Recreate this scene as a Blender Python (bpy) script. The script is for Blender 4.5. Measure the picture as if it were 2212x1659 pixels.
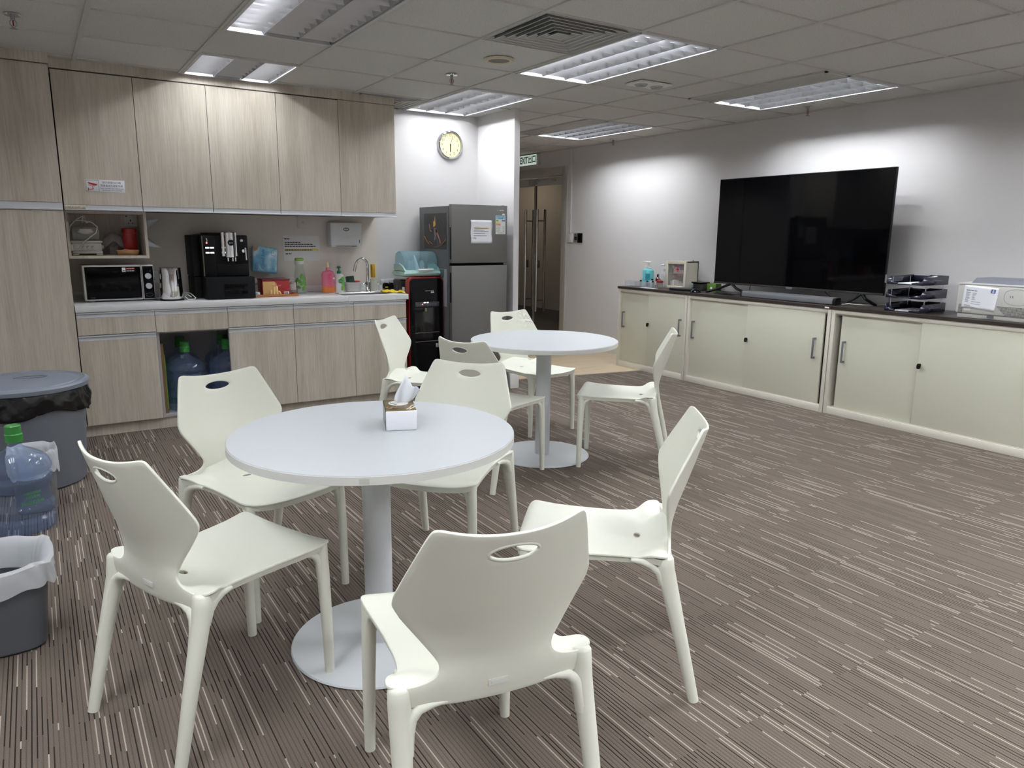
import bpy, bmesh, math, random
from mathutils import Vector, Matrix, Euler
from mathutils.geometry import delaunay_2d_cdt
SC = bpy.context.scene
for _o in list(bpy.data.objects): bpy.data.objects.remove(_o)
COL = SC.collection
random.seed(7)
PI = math.pi
# ---------------------------------------------------------------- camera, world, exposure
H = 1.36                      # camera height
CAMF, YAW, PITCH, ROLL = 1581.0, math.radians(32.8806), math.radians(11.4897), math.radians(0.5618)
cam = bpy.data.cameras.new('camera')
cam.sensor_fit = 'HORIZONTAL'; cam.sensor_width = 36.0; cam.lens = CAMF / 2212 * 36.0
cam.clip_start = 0.02; cam.clip_end = 60
co = bpy.data.objects.new('camera', cam); COL.objects.link(co)
_f = Vector((math.sin(YAW) * math.cos(PITCH), math.cos(YAW) * math.cos(PITCH), -math.sin(PITCH)))
_r = Vector((math.cos(YAW), -math.sin(YAW), 0)); _u = _r.cross(_f)
_r2 = math.cos(ROLL) * _r + math.sin(ROLL) * _u
_u2 = -math.sin(ROLL) * _r + math.cos(ROLL) * _u
co.matrix_world = Matrix(((_r2.x, _u2.x, -_f.x, 0), (_r2.y, _u2.y, -_f.y, 0), (_r2.z, _u2.z, -_f.z, H), (0, 0, 0, 1)))
SC.camera = co
w = bpy.data.worlds.new('world'); SC.world = w; w.use_nodes = True
w.node_tree.nodes['Background'].inputs[0].default_value = (0.9, 0.95, 1, 1)
w.node_tree.nodes['Background'].inputs[1].default_value = 0.05
SC.view_settings.view_transform = 'Standard'; SC.view_settings.look = 'None'
SC.view_settings.gamma = 1.0; SC.view_settings.use_curve_mapping = False
SC.view_settings.exposure = 0.42
SC.cycles.max_bounces = 10; SC.cycles.diffuse_bounces = 6; SC.cycles.glossy_bounces = 5
SC.cycles.transparent_max_bounces = 24; SC.cycles.transmission_bounces = 8
SC.cycles.caustics_reflective = True; SC.cycles.blur_glossy = 1.0; SC.cycles.caustics_refractive = False
SC.cycles.sample_clamp_indirect = 6.0
TUBE = 165.0                   # emission strength of a fluorescent tube

# ---------------------------------------------------------------- materials
MATS = {}
def srgb(r, g, b):
    f = lambda c: (c / 255 / 12.92) if c / 255 <= 0.04045 else ((c / 255 + 0.055) / 1.055) ** 2.4
    return (f(r), f(g), f(b))
def mat(name, col, rough=0.5, metal=0.0, spec=0.5, emit=None, estr=0.0, bump=0.0, bscale=200.0, var=0.0, vscale=6.0, coat=0.0):
    if name in MATS: return MATS[name]
    m = bpy.data.materials.new(name); m.use_nodes = True
    nt = m.node_tree; p = nt.nodes['Principled BSDF']
    p.inputs['Base Color'].default_value = (*col, 1); p.inputs['Roughness'].default_value = rough
    p.inputs['Metallic'].default_value = metal; p.inputs['Specular IOR Level'].default_value = spec
    if coat: p.inputs['Coat Weight'].default_value = coat
    if emit: p.inputs['Emission Color'].default_value = (*emit, 1); p.inputs['Emission Strength'].default_value = estr
    if bump or var:
        tc = nt.nodes.new('ShaderNodeTexCoord')
    if var:
        n = nt.nodes.new('ShaderNodeTexNoise'); n.inputs['Scale'].default_value = vscale; n.inputs['Detail'].default_value = 4
        nt.links.new(tc.outputs['Object'], n.inputs['Vector'])
        mx = nt.nodes.new('ShaderNodeMix'); mx.data_type = 'RGBA'
        mx.inputs['A'].default_value = (*[c * (1 - var) for c in col], 1); mx.inputs['B'].default_value = (*[min(1, c * (1 + var)) for c in col], 1)
        nt.links.new(n.outputs['Fac'], mx.inputs['Factor']); nt.links.new(mx.outputs['Result'], p.inputs['Base Color'])
    if bump:
        n = nt.nodes.new('ShaderNodeTexNoise'); n.inputs['Scale'].default_value = bscale; n.inputs['Detail'].default_value = 3
        nt.links.new(tc.outputs['Object'], n.inputs['Vector'])
        b = nt.nodes.new('ShaderNodeBump'); b.inputs['Strength'].default_value = bump; b.inputs['Distance'].default_value = 0.002
        nt.links.new(n.outputs['Fac'], b.inputs['Height']); nt.links.new(b.outputs['Normal'], p.inputs['Normal'])
    MATS[name] = m; return m
def clear(name, tint, alpha=0.15, rough=0.05, body=None):
    """thin clear plastic or glass: see-through tinted layer, some body colour, a glossy skin"""
    if name in MATS: return MATS[name]
    m = bpy.data.materials.new(name); m.use_nodes = True; nt = m.node_tree
    for n in list(nt.nodes): nt.nodes.remove(n)
    o = nt.nodes.new('ShaderNodeOutputMaterial'); t = nt.nodes.new('ShaderNodeBsdfTransparent'); t.inputs[0].default_value = (*tint, 1)
    d = nt.nodes.new('ShaderNodeBsdfDiffuse'); d.inputs[0].default_value = (*(body or tint), 1)
    g = nt.nodes.new('ShaderNodeBsdfGlossy'); g.inputs['Roughness'].default_value = rough; g.inputs[0].default_value = (1, 1, 1, 1)
    fr = nt.nodes.new('ShaderNodeFresnel'); fr.inputs[0].default_value = 1.45
    ge = nt.nodes.new('ShaderNodeNewGeometry'); iv = nt.nodes.new('ShaderNodeMath'); iv.operation = 'SUBTRACT'; iv.inputs[0].default_value = 1.0; nt.links.new(ge.outputs['Backfacing'], iv.inputs[1])
    ff = nt.nodes.new('ShaderNodeMath'); ff.operation = 'MULTIPLY'; nt.links.new(fr.outputs[0], ff.inputs[0]); nt.links.new(iv.outputs[0], ff.inputs[1])
    m1 = nt.nodes.new('ShaderNodeMixShader'); m1.inputs[0].default_value = alpha
    m2 = nt.nodes.new('ShaderNodeMixShader')
    nt.links.new(t.outputs[0], m1.inputs[1]); nt.links.new(d.outputs[0], m1.inputs[2])
    nt.links.new(ff.outputs[0], m2.inputs[0]); nt.links.new(m1.outputs[0], m2.inputs[1]); nt.links.new(g.outputs[0], m2.inputs[2])
    nt.links.new(m2.outputs[0], o.inputs[0]); MATS[name] = m; return m
def nd(nt, t, **k):
    n = nt.nodes.new(t)
    for a, b in k.items(): n.inputs[a].default_value = b
    return n
def ramp(nt, stops):
    r = nt.nodes.new('ShaderNodeValToRGB'); e = r.color_ramp.elements
    while len(e) > 1: e.remove(e[-1])
    e[0].position = stops[0][0]; e[0].color = (*stops[0][1], 1)
    for p, c in stops[1:]:
        x = e.new(p); x.color = (*c, 1)
    return r
def wood_mat(name, a, b, c, rough=0.45):
    m = bpy.data.materials.new(name); m.use_nodes = True; nt = m.node_tree; p = nt.nodes['Principled BSDF']; p.inputs['Roughness'].default_value = rough
    g = nd(nt, 'ShaderNodeNewGeometry'); mp = nd(nt, 'ShaderNodeMapping'); mp.inputs['Scale'].default_value = (9, 9, 0.55)
    nt.links.new(g.outputs['Position'], mp.inputs['Vector'])
    n1 = nd(nt, 'ShaderNodeTexNoise', Scale=1.0, Detail=6.0, Roughness=0.6, Distortion=0.5); nt.links.new(mp.outputs[0], n1.inputs['Vector'])
    mp2 = nd(nt, 'ShaderNodeMapping'); mp2.inputs['Scale'].default_value = (150, 150, 5)
    nt.links.new(g.outputs['Position'], mp2.inputs['Vector'])
    n2 = nd(nt, 'ShaderNodeTexNoise', Scale=1.0, Detail=3.0, Roughness=0.7); nt.links.new(mp2.outputs[0], n2.inputs['Vector'])
    r1 = ramp(nt, [(0.3, a), (0.5, b), (0.72, c)]); nt.links.new(n1.outputs['Fac'], r1.inputs[0])
    r2 = ramp(nt, [(0.3, (0.78,) * 3), (0.62, (1.08,) * 3)]); nt.links.new(n2.outputs['Fac'], r2.inputs[0])
    mx = nt.nodes.new('ShaderNodeMix'); mx.data_type = 'RGBA'; mx.blend_type = 'MULTIPLY'; mx.inputs['Factor'].default_value = 0.75
    nt.links.new(r1.outputs[0], mx.inputs['A']); nt.links.new(r2.outputs[0], mx.inputs['B']); nt.links.new(mx.outputs['Result'], p.inputs['Base Color'])
    MATS[name] = m; return m
def carpet_mat():
    m = bpy.data.materials.new('carpet'); m.use_nodes = True; nt = m.node_tree; p = nt.nodes['Principled BSDF']
    p.inputs['Roughness'].default_value = 1.0; p.inputs['Specular IOR Level'].default_value = 0.05
    L = nt.links.new
    g = nd(nt, 'ShaderNodeNewGeometry'); s = nd(nt, 'ShaderNodeSeparateXYZ'); L(g.outputs['Position'], s.inputs[0])
    def math_(op, a, b=None):
        n = nt.nodes.new('ShaderNodeMath'); n.operation = op
        for i, v in enumerate((a, b)):
            if v is None: continue
            if isinstance(v, (int, float)): n.inputs[i].default_value = v
            else: L(v, n.inputs[i])
        return n.outputs[0]
    # half-metre tiles, each with its own run of threads; thin threads lie between broad ribs
    tx = math_('FLOOR', math_('DIVIDE', math_('ADD', s.outputs[0], 20.13), 0.5))
    ty = math_('FLOOR', math_('DIVIDE', math_('ADD', s.outputs[1], 20.31), 0.5))
    tile = math_('ADD', math_('MULTIPLY', tx, 7.31), math_('MULTIPLY', ty, 3.77))
    ribx = math_('DIVIDE', s.outputs[0], 0.0125)
    rib = math_('FLOOR', ribx); fr = math_('FRACT', ribx)
    c1 = nd(nt, 'ShaderNodeCombineXYZ'); L(rib, c1.inputs[0]); L(tile, c1.inputs[1])
    w1 = nd(nt, 'ShaderNodeTexWhiteNoise'); w1.noise_dimensions = '3D'; L(c1.outputs[0], w1.inputs['Vector'])
    seg = math_('FLOOR', math_('ADD', math_('DIVIDE', s.outputs[1], 0.26), math_('MULTIPLY', w1.outputs['Value'], 7.0)))
    c2 = nd(nt, 'ShaderNodeCombineXYZ'); L(rib, c2.inputs[0]); L(tile, c2.inputs[1]); L(seg, c2.inputs[2])
    w2 = nd(nt, 'ShaderNodeTexWhiteNoise'); w2.noise_dimensions = '3D'; L(c2.outputs[0], w2.inputs['Vector'])
    dk, md, gv, hi = srgb(42, 36, 33), srgb(101, 92, 84), srgb(86, 78, 71), srgb(170, 160, 149)
    r0 = ramp(nt, [(0.0, dk), (0.37, gv), (0.84, hi)]); r0.color_ramp.interpolation = 'CONSTANT'; L(w2.outputs['Value'], r0.inputs[0])
    msk = math_('LESS_THAN', fr, 0.27)
    r1 = nt.nodes.new('ShaderNodeMix'); r1.data_type = 'RGBA'; r1.inputs['A'].default_value = (*md, 1); L(msk, r1.inputs['Factor']); L(r0.outputs[0], r1.inputs['B'])
    # pile speckle
    n2 = nd(nt, 'ShaderNodeTexNoise', Scale=420.0, Detail=2.0, Roughness=0.8); L(g.outputs['Position'], n2.inputs['Vector'])
    r2 = ramp(nt, [(0.3, (0.5,) * 3), (0.7, (1.4,) * 3)]); L(n2.outputs['Fac'], r2.inputs[0])
    mx = nt.nodes.new('ShaderNodeMix'); mx.data_type = 'RGBA'; mx.blend_type = 'MULTIPLY'; mx.inputs['Factor'].default_value = 0.8
    L(r1.outputs['Result'], mx.inputs['A']); L(r2.outputs[0], mx.inputs['B']); L(mx.outputs['Result'], p.inputs['Base Color'])
    hgt = math_('MULTIPLY', fr, math_('SUBTRACT', 1.0, fr))
    b = nd(nt, 'ShaderNodeBump', Strength=0.5, Distance=0.006); L(math_('ADD', hgt, math_('MULTIPLY', n2.outputs['Fac'], 0.25)), b.inputs['Height']); L(b.outputs['Normal'], p.inputs['Normal'])
    MATS['carpet'] = m; return m
def tile_mat():
    m = bpy.data.materials.new('ceiling_tile'); m.use_nodes = True; nt = m.node_tree; p = nt.nodes['Principled BSDF']; p.inputs['Roughness'].default_value = 0.95
    g = nd(nt, 'ShaderNodeNewGeometry')
    n = nd(nt, 'ShaderNodeTexNoise', Scale=160.0, Detail=3.0, Roughness=0.7); nt.links.new(g.outputs['Position'], n.inputs['Vector'])
    r = ramp(nt, [(0.33, srgb(174, 172, 168)), (0.45, srgb(204, 203, 200)), (0.7, srgb(212, 211, 208))]); nt.links.new(n.outputs['Fac'], r.inputs[0])
    nt.links.new(r.outputs[0], p.inputs['Base Color'])
    MATS['ceiling_tile'] = m; return m
def plank_mat():
    m = bpy.data.materials.new('floor_plank'); m.use_nodes = True; nt = m.node_tree; p = nt.nodes['Principled BSDF']; p.inputs['Roughness'].default_value = 0.42
    g = nd(nt, 'ShaderNodeNewGeometry')
    mp = nd(nt, 'ShaderNodeMapping'); mp.inputs['Scale'].default_value = (2.2, 26, 1); nt.links.new(g.outputs['Position'], mp.inputs['Vector'])
    n = nd(nt, 'ShaderNodeTexNoise', Scale=1.0, Detail=5.0); nt.links.new(mp.outputs[0], n.inputs['Vector'])
    r = ramp(nt, [(0.3, srgb(198, 178, 148)), (0.7, srgb(222, 204, 176))]); nt.links.new(n.outputs['Fac'], r.inputs[0])
    nt.links.new(r.outputs[0], p.inputs['Base Color']); MATS['floor_plank'] = m; return m

M_carc = mat('carcass_shade', srgb(58, 52, 47), .7)  # darkened carcass colour, paints the shade seen in the door gaps
M_inner = mat('cupboard_lining', srgb(168, 164, 166), .6)
M_wood = wood_mat('ash_laminate', srgb(176, 167, 152), srgb(193, 185, 171), srgb(206, 198, 186))
M_carpet = carpet_mat(); M_tile = tile_mat(); M_plank = plank_mat()
M_wall = mat('wall_paint', srgb(208, 206, 206), 0.85, bump=0.05, bscale=300)
M_splash = mat('splash_panel', srgb(214, 207, 198), 0.45)
M_tee = mat('ceiling_tee', srgb(196, 195, 190), 0.6)
M_white = mat('white_paint', srgb(228, 228, 226), 0.5)
M_alu = mat('brushed_aluminium', srgb(196, 200, 206), 0.38, 0.85)
M_aluband = mat('anodised_band', srgb(206, 209, 213), 0.42, 0.25)
M_steel = mat('polished_steel', srgb(215, 214, 212), 0.08, 1.0)
M_hair = mat('hairline_steel', srgb(200, 197, 191), 0.25, 0.45)
M_chrome = mat('chrome', srgb(225, 226, 228), 0.05, 1.0)
M_dsteel = mat('soft_steel', srgb(150, 150, 152), 0.35, 0.8)
M_solid = mat('solid_surface', srgb(222, 223, 224), 0.28)
M_chair = mat('chair_plastic', srgb(222, 223, 210), 0.42, bump=0.06, bscale=900)
M_table = mat('table_laminate', srgb(188, 193, 196), 0.34, bump=0.03, bscale=500)
M_tmetal = mat('table_powder_coat', srgb(204, 207, 210), 0.45)
M_tedge = mat('table_edge', srgb(205, 205, 202), 0.45)
M_cream = mat('cream_steel', srgb(206, 206, 189), 0.5, bump=0.04, bscale=700)
M_creamf = mat('cream_frame', srgb(214, 210, 198), 0.45)
M_darktop = mat('espresso_top', srgb(46, 39, 35), 0.35, var=0.25, vscale=30)
M_black = mat('black_plastic', srgb(13, 14, 16), 0.4, spec=.15)
M_gloss = mat('black_gloss', srgb(6, 6, 8), 0.06, spec=.13)
M_matte = mat('matte_black', srgb(14, 15, 16), 0.6, spec=.12)
M_grey = mat('grey_plastic', srgb(118, 122, 130), 0.5)
M_dgrey = mat('dark_grey_plastic', srgb(92, 94, 98), 0.5)
M_fridge = mat('graphite_steel', srgb(104, 103, 100), 0.42, 0.25)
M_fside = mat('graphite_side', srgb(84, 86, 88), 0.5)
M_paper = mat('paper', srgb(232, 234, 240), 0.8)
M_ink = mat('ink', srgb(40, 42, 48), 0.8)
M_inkg = mat('faint_ink', srgb(120, 124, 132), 0.8)
M_red = mat('red_enamel', srgb(136, 22, 26), 0.35)
M_yel = mat('highlighter', srgb(222, 200, 62), 0.8)
def lit_tube(p): return mat('lamp_tube_%d' % round(p * 100), (0.9, 0.92, 0.95), 0.4, emit=(0.94, 0.965, 1.0), estr=TUBE * p)
M_tubeoff = mat('lamp_tube_off', srgb(150, 150, 148), 0.4)
M_louv = mat('louvre_aluminium', srgb(186, 188, 192), 0.34, 1.0)
M_house = mat('lamp_housing', srgb(205, 206, 208), 0.5)

# ---------------------------------------------------------------- mesh building
class MB:
    def __init__(s): s.bm = bmesh.new(); s.mi = 0; s.slots = []
    def use(s, m):
        if m not in s.slots: s.slots.append(m)
        s.mi = s.slots.index(m); return s
    def _add(s, bm2, M=None):
        if M is not None: bm2.transform(M)
        me = bpy.data.meshes.new('t'); 
        for f in bm2.faces: f.material_index = s.mi
        bm2.to_mesh(me); bm2.free(); s.bm.from_mesh(me); bpy.data.meshes.remove(me)
    def box(s, x0, x1, y0, y1, z0, z1, bev=0.0, seg=2, M=None):
        b = bmesh.new(); r = bmesh.ops.create_cube(b, size=1.0)
        for v in b.verts: v.co = Vector(((x0 + x1) / 2 + v.co.x * (x1 - x0), (y0 + y1) / 2 + v.co.y * (y1 - y0), (z0 + z1) / 2 + v.co.z * (z1 - z0)))
        if bev > 0: bmesh.ops.bevel(b, geom=list(b.edges), offset=bev, segments=seg, affect='EDGES', profile=0.5)
        s._add(b, M); return s
    def lathe(s, prof, seg=32, c=(0, 0, 0), M=None, sx=1.0, sy=1.0):
        """prof: (radius, z) from bottom to top, turned about z"""
        b = bmesh.new(); rings = []
        for r, z in prof:
            if r < 1e-6: rings.append([b.verts.new((c[0], c[1], c[2] + z))])
            else: rings.append([b.verts.new((c[0] + sx * r * math.cos(2 * PI * k / seg), c[1] + sy * r * math.sin(2 * PI * k / seg), c[2] + z)) for k in range(seg)])
        for a, d in zip(rings, rings[1:]):
            for k in range(seg):
                k2 = (k + 1) % seg
                if len(a) == 1 and len(d) == 1: continue
                if len(a) == 1: b.faces.new((a[0], d[k2], d[k]))
                elif len(d) == 1: b.faces.new((a[k], a[k2], d[0]))
                else: b.faces.new((a[k], a[k2], d[k2], d[k]))
        s._add(b, M); return s
    def cyl(s, c, r, h, seg=24, axis='z', bev=0.0, M=None):
        b = min(bev, r * 0.5)
        pr = [(0, 0), (r - b, 0), (r, b), (r, h - b), (r - b, h), (0, h)] if b else [(0, 0), (r, 0), (r, h), (0, h)]
        R = Matrix.Identity(4)
        if axis == 'x': R = Matrix.Rotation(PI / 2, 4, 'Y')
        if axis == 'y': R = Matrix.Rotation(-PI / 2, 4, 'X')
        T = Matrix.Translation(Vector(c)) @ R
        return s.lathe(pr, seg, M=(M @ T) if M is not None else T)
    def tube(s, pts, rad, seg=10, M=None, closed=False, cap=True, flat=1.0):
        """swept round section; rad a number or one per point"""
        P = [Vector(p) for p in pts]; n = len(P)
        rr = rad if isinstance(rad, (list, tuple)) else [rad] * n
        b = bmesh.new(); rings = []; up = None
        for i in range(n):
            if closed: t = P[(i + 1) % n] - P[i - 1]
            else: t = P[min(i + 1, n - 1)] - P[max(i - 1, 0)]
            t.normalize()
            if up is None:
                a = Vector((0, 0, 1)) if abs(t.z) < 0.9 else Vector((0, 1, 0)); up = (a - t * a.dot(t)).normalized()
            else:
                up = up - t * up.dot(t)
                up = up.normalized() if up.length > 1e-6 else Vector((1, 0, 0))
            q = t.cross(up)
            rings.append([b.verts.new(P[i] + rr[i] * (math.cos(2 * PI * k / seg) * up * flat + math.sin(2 * PI * k / seg) * q)) for k in range(seg)])
        pairs = list(zip(rings, rings[1:])) + ([(rings[-1], rings[0])] if closed else [])
        for a, d in pairs:
            for k in range(seg): b.faces.new((a[k], a[(k + 1) % seg], d[(k + 1) % seg], d[k]))
        if cap and not closed:
            b.faces.new(list(reversed(rings[0]))); b.faces.new(rings[-1])
        bmesh.ops.recalc_face_normals(b, faces=b.faces)
        s._add(b, M); return s
    def prism(s, poly, z0, z1, M=None, bev=0.0):
        """poly in xy, extruded in z"""
        b = bmesh.new(); lo = [b.verts.new((x, y, z0)) for x, y in poly]; hi = [b.verts.new((x, y, z1)) for x, y in poly]
        n = len(poly); b.faces.new(list(reversed(lo))); b.faces.new(hi)
        for k in range(n): b.faces.new((lo[k], lo[(k + 1) % n], hi[(k + 1) % n], hi[k]))
        bmesh.ops.recalc_face_normals(b, faces=b.faces)
        if bev: bmesh.ops.bevel(b, geom=[e for e in b.edges if abs(e.verts[0].co.z - e.verts[1].co.z) < 1e-7], offset=bev, segments=2, affect='EDGES', profile=0.5)
        s._add(b, M); return s
    def quad(s, pts, M=None):
        b = bmesh.new(); b.faces.new([b.verts.new(p) for p in pts]); s._add(b, M); return s
    def grid(s, rows, M=None, closed=False):
        b = bmesh.new(); V = [[b.verts.new(p) for p in r] for r in rows]
        for a, d in zip(V, V[1:]):
            n = len(a)
            for k in range(n if closed else n - 1): b.faces.new((a[k], a[(k + 1) % n], d[(k + 1) % n], d[k]))
        s._add(b, M); return s
    def mesh(s, verts, faces, M=None):
        b = bmesh.new(); V = [b.verts.new(v) for v in verts]
        for f in faces:
            try: b.faces.new([V[i] for i in f])
            except ValueError: pass
        s._add(b, M); return s
    def text(s, t, size, c, sx=1.0, depth=0.0006, M=None, rot=0.0, align='CENTER', bold=0.0):
        """lettering standing in the xz plane, read from -y, centred at c"""
        cu = bpy.data.curves.new('t', 'FONT'); cu.body = t; cu.size = size; cu.align_x = align; cu.align_y = 'CENTER'; cu.resolution_u = 2; cu.offset = bold
        o = bpy.data.objects.new('t', cu); COL.objects.link(o); dg = bpy.context.evaluated_depsgraph_get()
        me = bpy.data.meshes.new_from_object(o.evaluated_get(dg)); bpy.data.objects.remove(o); bpy.data.curves.remove(cu)
        b = bmesh.new(); b.from_mesh(me); bpy.data.meshes.remove(me)
        T = Matrix.Translation(Vector(c)) @ Matrix.Rotation(PI / 2, 4, 'X') @ Matrix.Rotation(rot, 4, 'Z') @ Matrix.Diagonal((sx, 1, 1, 1))
        b.transform(T); s._add(b, M); return s
    def build(s, name, m, parent=None, loc=None, rz=0.0, angle=35, solid=0.0, sub=0, label=None):
        me = bpy.data.meshes.new(name)
        if s.slots:
            for x in s.slots: me.materials.append(x)
        else: me.materials.append(m)
        s.bm.to_mesh(me); s.bm.free()
        me.shade_smooth(); me.set_sharp_from_angle(angle=math.radians(angle))
        o = bpy.data.objects.new(name, me); COL.objects.link(o)
        if parent is not None: o.parent = parent
        if loc is not None: o.location = loc
        o.rotation_euler = (0, 0, rz)
        if solid:
            md = o.modifiers.new('thick', 'SOLIDIFY'); md.thickness = solid; md.offset = 0
        if sub:
            md = o.modifiers.new('smooth', 'SUBSURF'); md.levels = sub; md.render_levels = sub
        if label: o['label'] = label
        return o
def tag(o, label, cat, group=None, kind=None):
    o['label'] = label; o['category'] = cat
    if group: o['group'] = group
    if kind: o['kind'] = kind
    return o
def thing(name, label, cat, loc=(0, 0, 0), rz=0.0, group=None):
    o = bpy.data.objects.new(name, None); COL.objects.link(o); o.empty_display_size = 0.05
    o.location = loc; o.rotation_euler = (0, 0, rz)
    return tag(o, label, cat, group)
def struct(o, label=None):
    o['kind'] = 'structure'
    if label: o['label'] = label
    return o
def dup(root, loc, rz, label, group=None):
    r = root.copy(); COL.objects.link(r); r.location = loc; r.rotation_euler = (0, 0, rz); r['label'] = label
    if group: r['group'] = group
    for ch in list(root.children):
        c = ch.copy(); COL.objects.link(c); c.parent = r
        for g in list(ch.children):
            d = g.copy(); COL.objects.link(d); d.parent = c
    return r
def lines(mb, x0, x1, zs, y, h=0.004, ragged=0.0):
    """rows of small print too fine to read: short dark dashes"""
    for z in zs:
        x = x0; e = x1 - random.random() * ragged
        while x < e:
            wd = min(random.uniform(0.6, 1.6) * h * 2.2, e - x); mb.box(x, x + wd * 0.82, y - 0.0004, y, z - h / 2, z + h / 2); x += wd
    return mb
WX = -PI / 2      # turn of a thing that stands against the television wall: its front looks to -x
# ---------------------------------------------------------------- room shell
T, X0, Y0, ZC = 0.6123, 2.1706, 3.0893, 2.405
gx = lambda i: X0 + T * i
gy = lambda j: Y0 + T * j
XL, XR, YB, YK, YE = -1.55, 5.66, -3.3, 6.08, 9.6     # left wall, television wall, wall behind, kitchen wall, passage end
mb = MB()
fr_edge = [(3.60, 5.80), (4.02, 5.74), (4.42, 5.665), (4.86, 5.59), (5.30, 5.52), (5.66, 5.47)]
mb.mesh([(XL - .1, YB - .1, 0), (XR, YB - .1, 0), (XR, 5.47, 0)] + [(x, y, 0) for x, y in reversed(fr_edge[:-1])] + [(3.60, YK, 0), (XL - .1, YK, 0)], [list(range(10))])
struct(mb.build('floor', M_carpet), 'brown grey striped carpet tiles')
mb = MB(); mb.mesh([(x, y, 0) for x, y in fr_edge] + [(5.66, YE, 0), (3.60, YE, 0)], [list(range(8))])
struct(mb.build('floor_passage', M_plank), 'pale timber planks by the exit door')
mb = MB()
for (x0, y0), (x1, y1) in zip(fr_edge, fr_edge[1:]): mb.mesh([(x0, y0 - .012, .001), (x1, y1 - .012, .001), (x1, y1 + .004, .004), (x0, y0 + .004, .004)], [(0, 1, 2, 3)])
struct(mb.build('trim_4', mat('floor_strip', srgb(150, 138, 122), .5)), 'edging strip between carpet and planks')

def wall(name, boxes, m=None):
    mb = MB()
    for b in boxes: mb.box(*b)
    return struct(mb.build(name, m or M_wall))
wall('wall_left', [(XL - .12, XL, YB - .12, YK + .12, 0, 2.6)])
wall('wall_rear', [(XL, XR, YB - .12, YB, 0, 2.6)])
wall('wall_kitchen', [(XL, 3.60, YK, YK + .12, 0, 2.6), (XL, -.272, 5.56, YK, 0, 2.6)])
wall('wall_partition', [(3.53, 3.585, 5.46, YK, 0, 2.6)])
wall('wall_passage', [(3.48, 3.60, YK + .12, YE, 0, 2.6), (3.48, XR + .14, YE, YE + .1, 0, 2.6)])
DY0, DY1, DZ = 7.53, 9.05, 2.21
wall('wall_right', [(XR, XR + .14, YB - .12, DY0, 0, 2.6), (XR, XR + .14, DY0, DY1, DZ, 2.6), (XR, XR + .14, DY1, YE, 0, 2.6)])
struct(MB().box(3.50, 3.592, 5.442, 5.50, 0, .135, .003).build('baseboard_partition', M_white))
struct(MB().box(XR - .012, XR, 5.93, DY0, 0, .09, .002).box(XR - .012, XR, YB, 1.0, 0, .09, .002).build('baseboard_right', M_white))
struct(MB().box(.19, 2.515, YK - .012, YK, .885, 1.50).build('wall_backsplash', M_splash))
# corridor beyond the glass doors
MCW = mat('corridor_wall', srgb(176, 170, 162), .8); MCF = mat('corridor_floor', srgb(70, 68, 66), .25)
wall('wall_corridor', [(7.35, 7.45, 6.8, 13.1, 0, 2.6), (XR + .14, 7.35, 13, 13.1, 0, 2.6), (XR + .14, 7.35, 6.8, 6.9, 0, 2.6)], MCW)
struct(MB().box(XR, 7.45, 6.8, 13.1, -.05, 0).build('floor_corridor', MCF))
struct(MB().box(XR, 7.45, 6.8, 13.1, 2.5, 2.6).build('ceiling_corridor', MCW))
struct(MB().box(7.33, 7.35, 6.9, 13, 0, .12).build('baseboard_corridor', mat('dark_skirting', srgb(60, 58, 56), .5)))
la = bpy.data.lights.new('corridor_fill', 'AREA'); la.shape = 'RECTANGLE'; la.size = .5; la.size_y = 1.0; la.energy = 9; la.color = (1, .95, .89)  # unseen area lamp added to brighten the corridor behind the glass
lo = bpy.data.objects.new('corridor_fill', la); COL.objects.link(lo); lo.location = (6.6, 10.6, 2.45); lo['kind'] = 'helper'

# ceiling: mineral tiles lying in a tee grid, with openings for lamps and diffusers
HOLES = [(1, 2, 0, 2), (0, 1, 0, 1), (-2, -1, 0, 2), (-2, -1, 3, 4.15), (1, 2, 3, 4.875), (0, 1, 4, 4.875), (4, 5, 0, 2), (3.6, 4, 0, 2), (4, 5, 4, 6), (3.6, 4, 4, 6), (-2, -1, -4, -2), (1, 2, -4, -2), (4, 5, -4, -2), (-2, -1, -8, -6), (1, 2, -8, -6), (4, 5, -8, -6), (-5, -4, 0, 2), (-5, -4, -4, -2)]
mb = MB(); mb.use(M_tile)
xs = sorted(set([XL] + [gx(i) for i in range(-6, 6)] + [gx(3.6)] + [XR])); ys = sorted(set([YB] + [gy(j) for j in range(-10, 11)] + [gy(4.15), gy(4.875)] + [YE]))
xs = [x for x in xs if XL - 1e-6 <= x <= XR + 1e-6]; ys = [y for y in ys if YB - 1e-6 <= y <= YE + 1e-6]
def in_hole(x, y): return any(gx(a) - 1e-4 < x < gx(b) + 1e-4 and gy(c) - 1e-4 < y < gy(d) + 1e-4 for a, b, c, d in HOLES)
for xa, xb in zip(xs, xs[1:]):
    for ya, yb in zip(ys, ys[1:]):
        if not in_hole((xa + xb) / 2, (ya + yb) / 2): mb.quad([(xa, ya, ZC + .007), (xa, yb, ZC + .007), (xb, yb, ZC + .007), (xb, ya, ZC + .007)])
mb.use(M_tee)
def edge_ok(x, y, d):
    e = .02
    return (not in_hole(x + e * d[0], y + e * d[1])) or (not in_hole(x - e * d[0], y - e * d[1]))
gl = [gx(i) for i in range(-6, 6) if XL < gx(i) < XR]; gm = [gy(j) for j in range(-10, 11) if YB < gy(j) < YE]
for x in gl:
    for ya, yb in zip(ys, ys[1:]):
        if edge_ok(x, (ya + yb) / 2, (1, 0)): mb.box(x - .012, x + .012, ya, yb, ZC - .001, ZC + .03)
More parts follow.
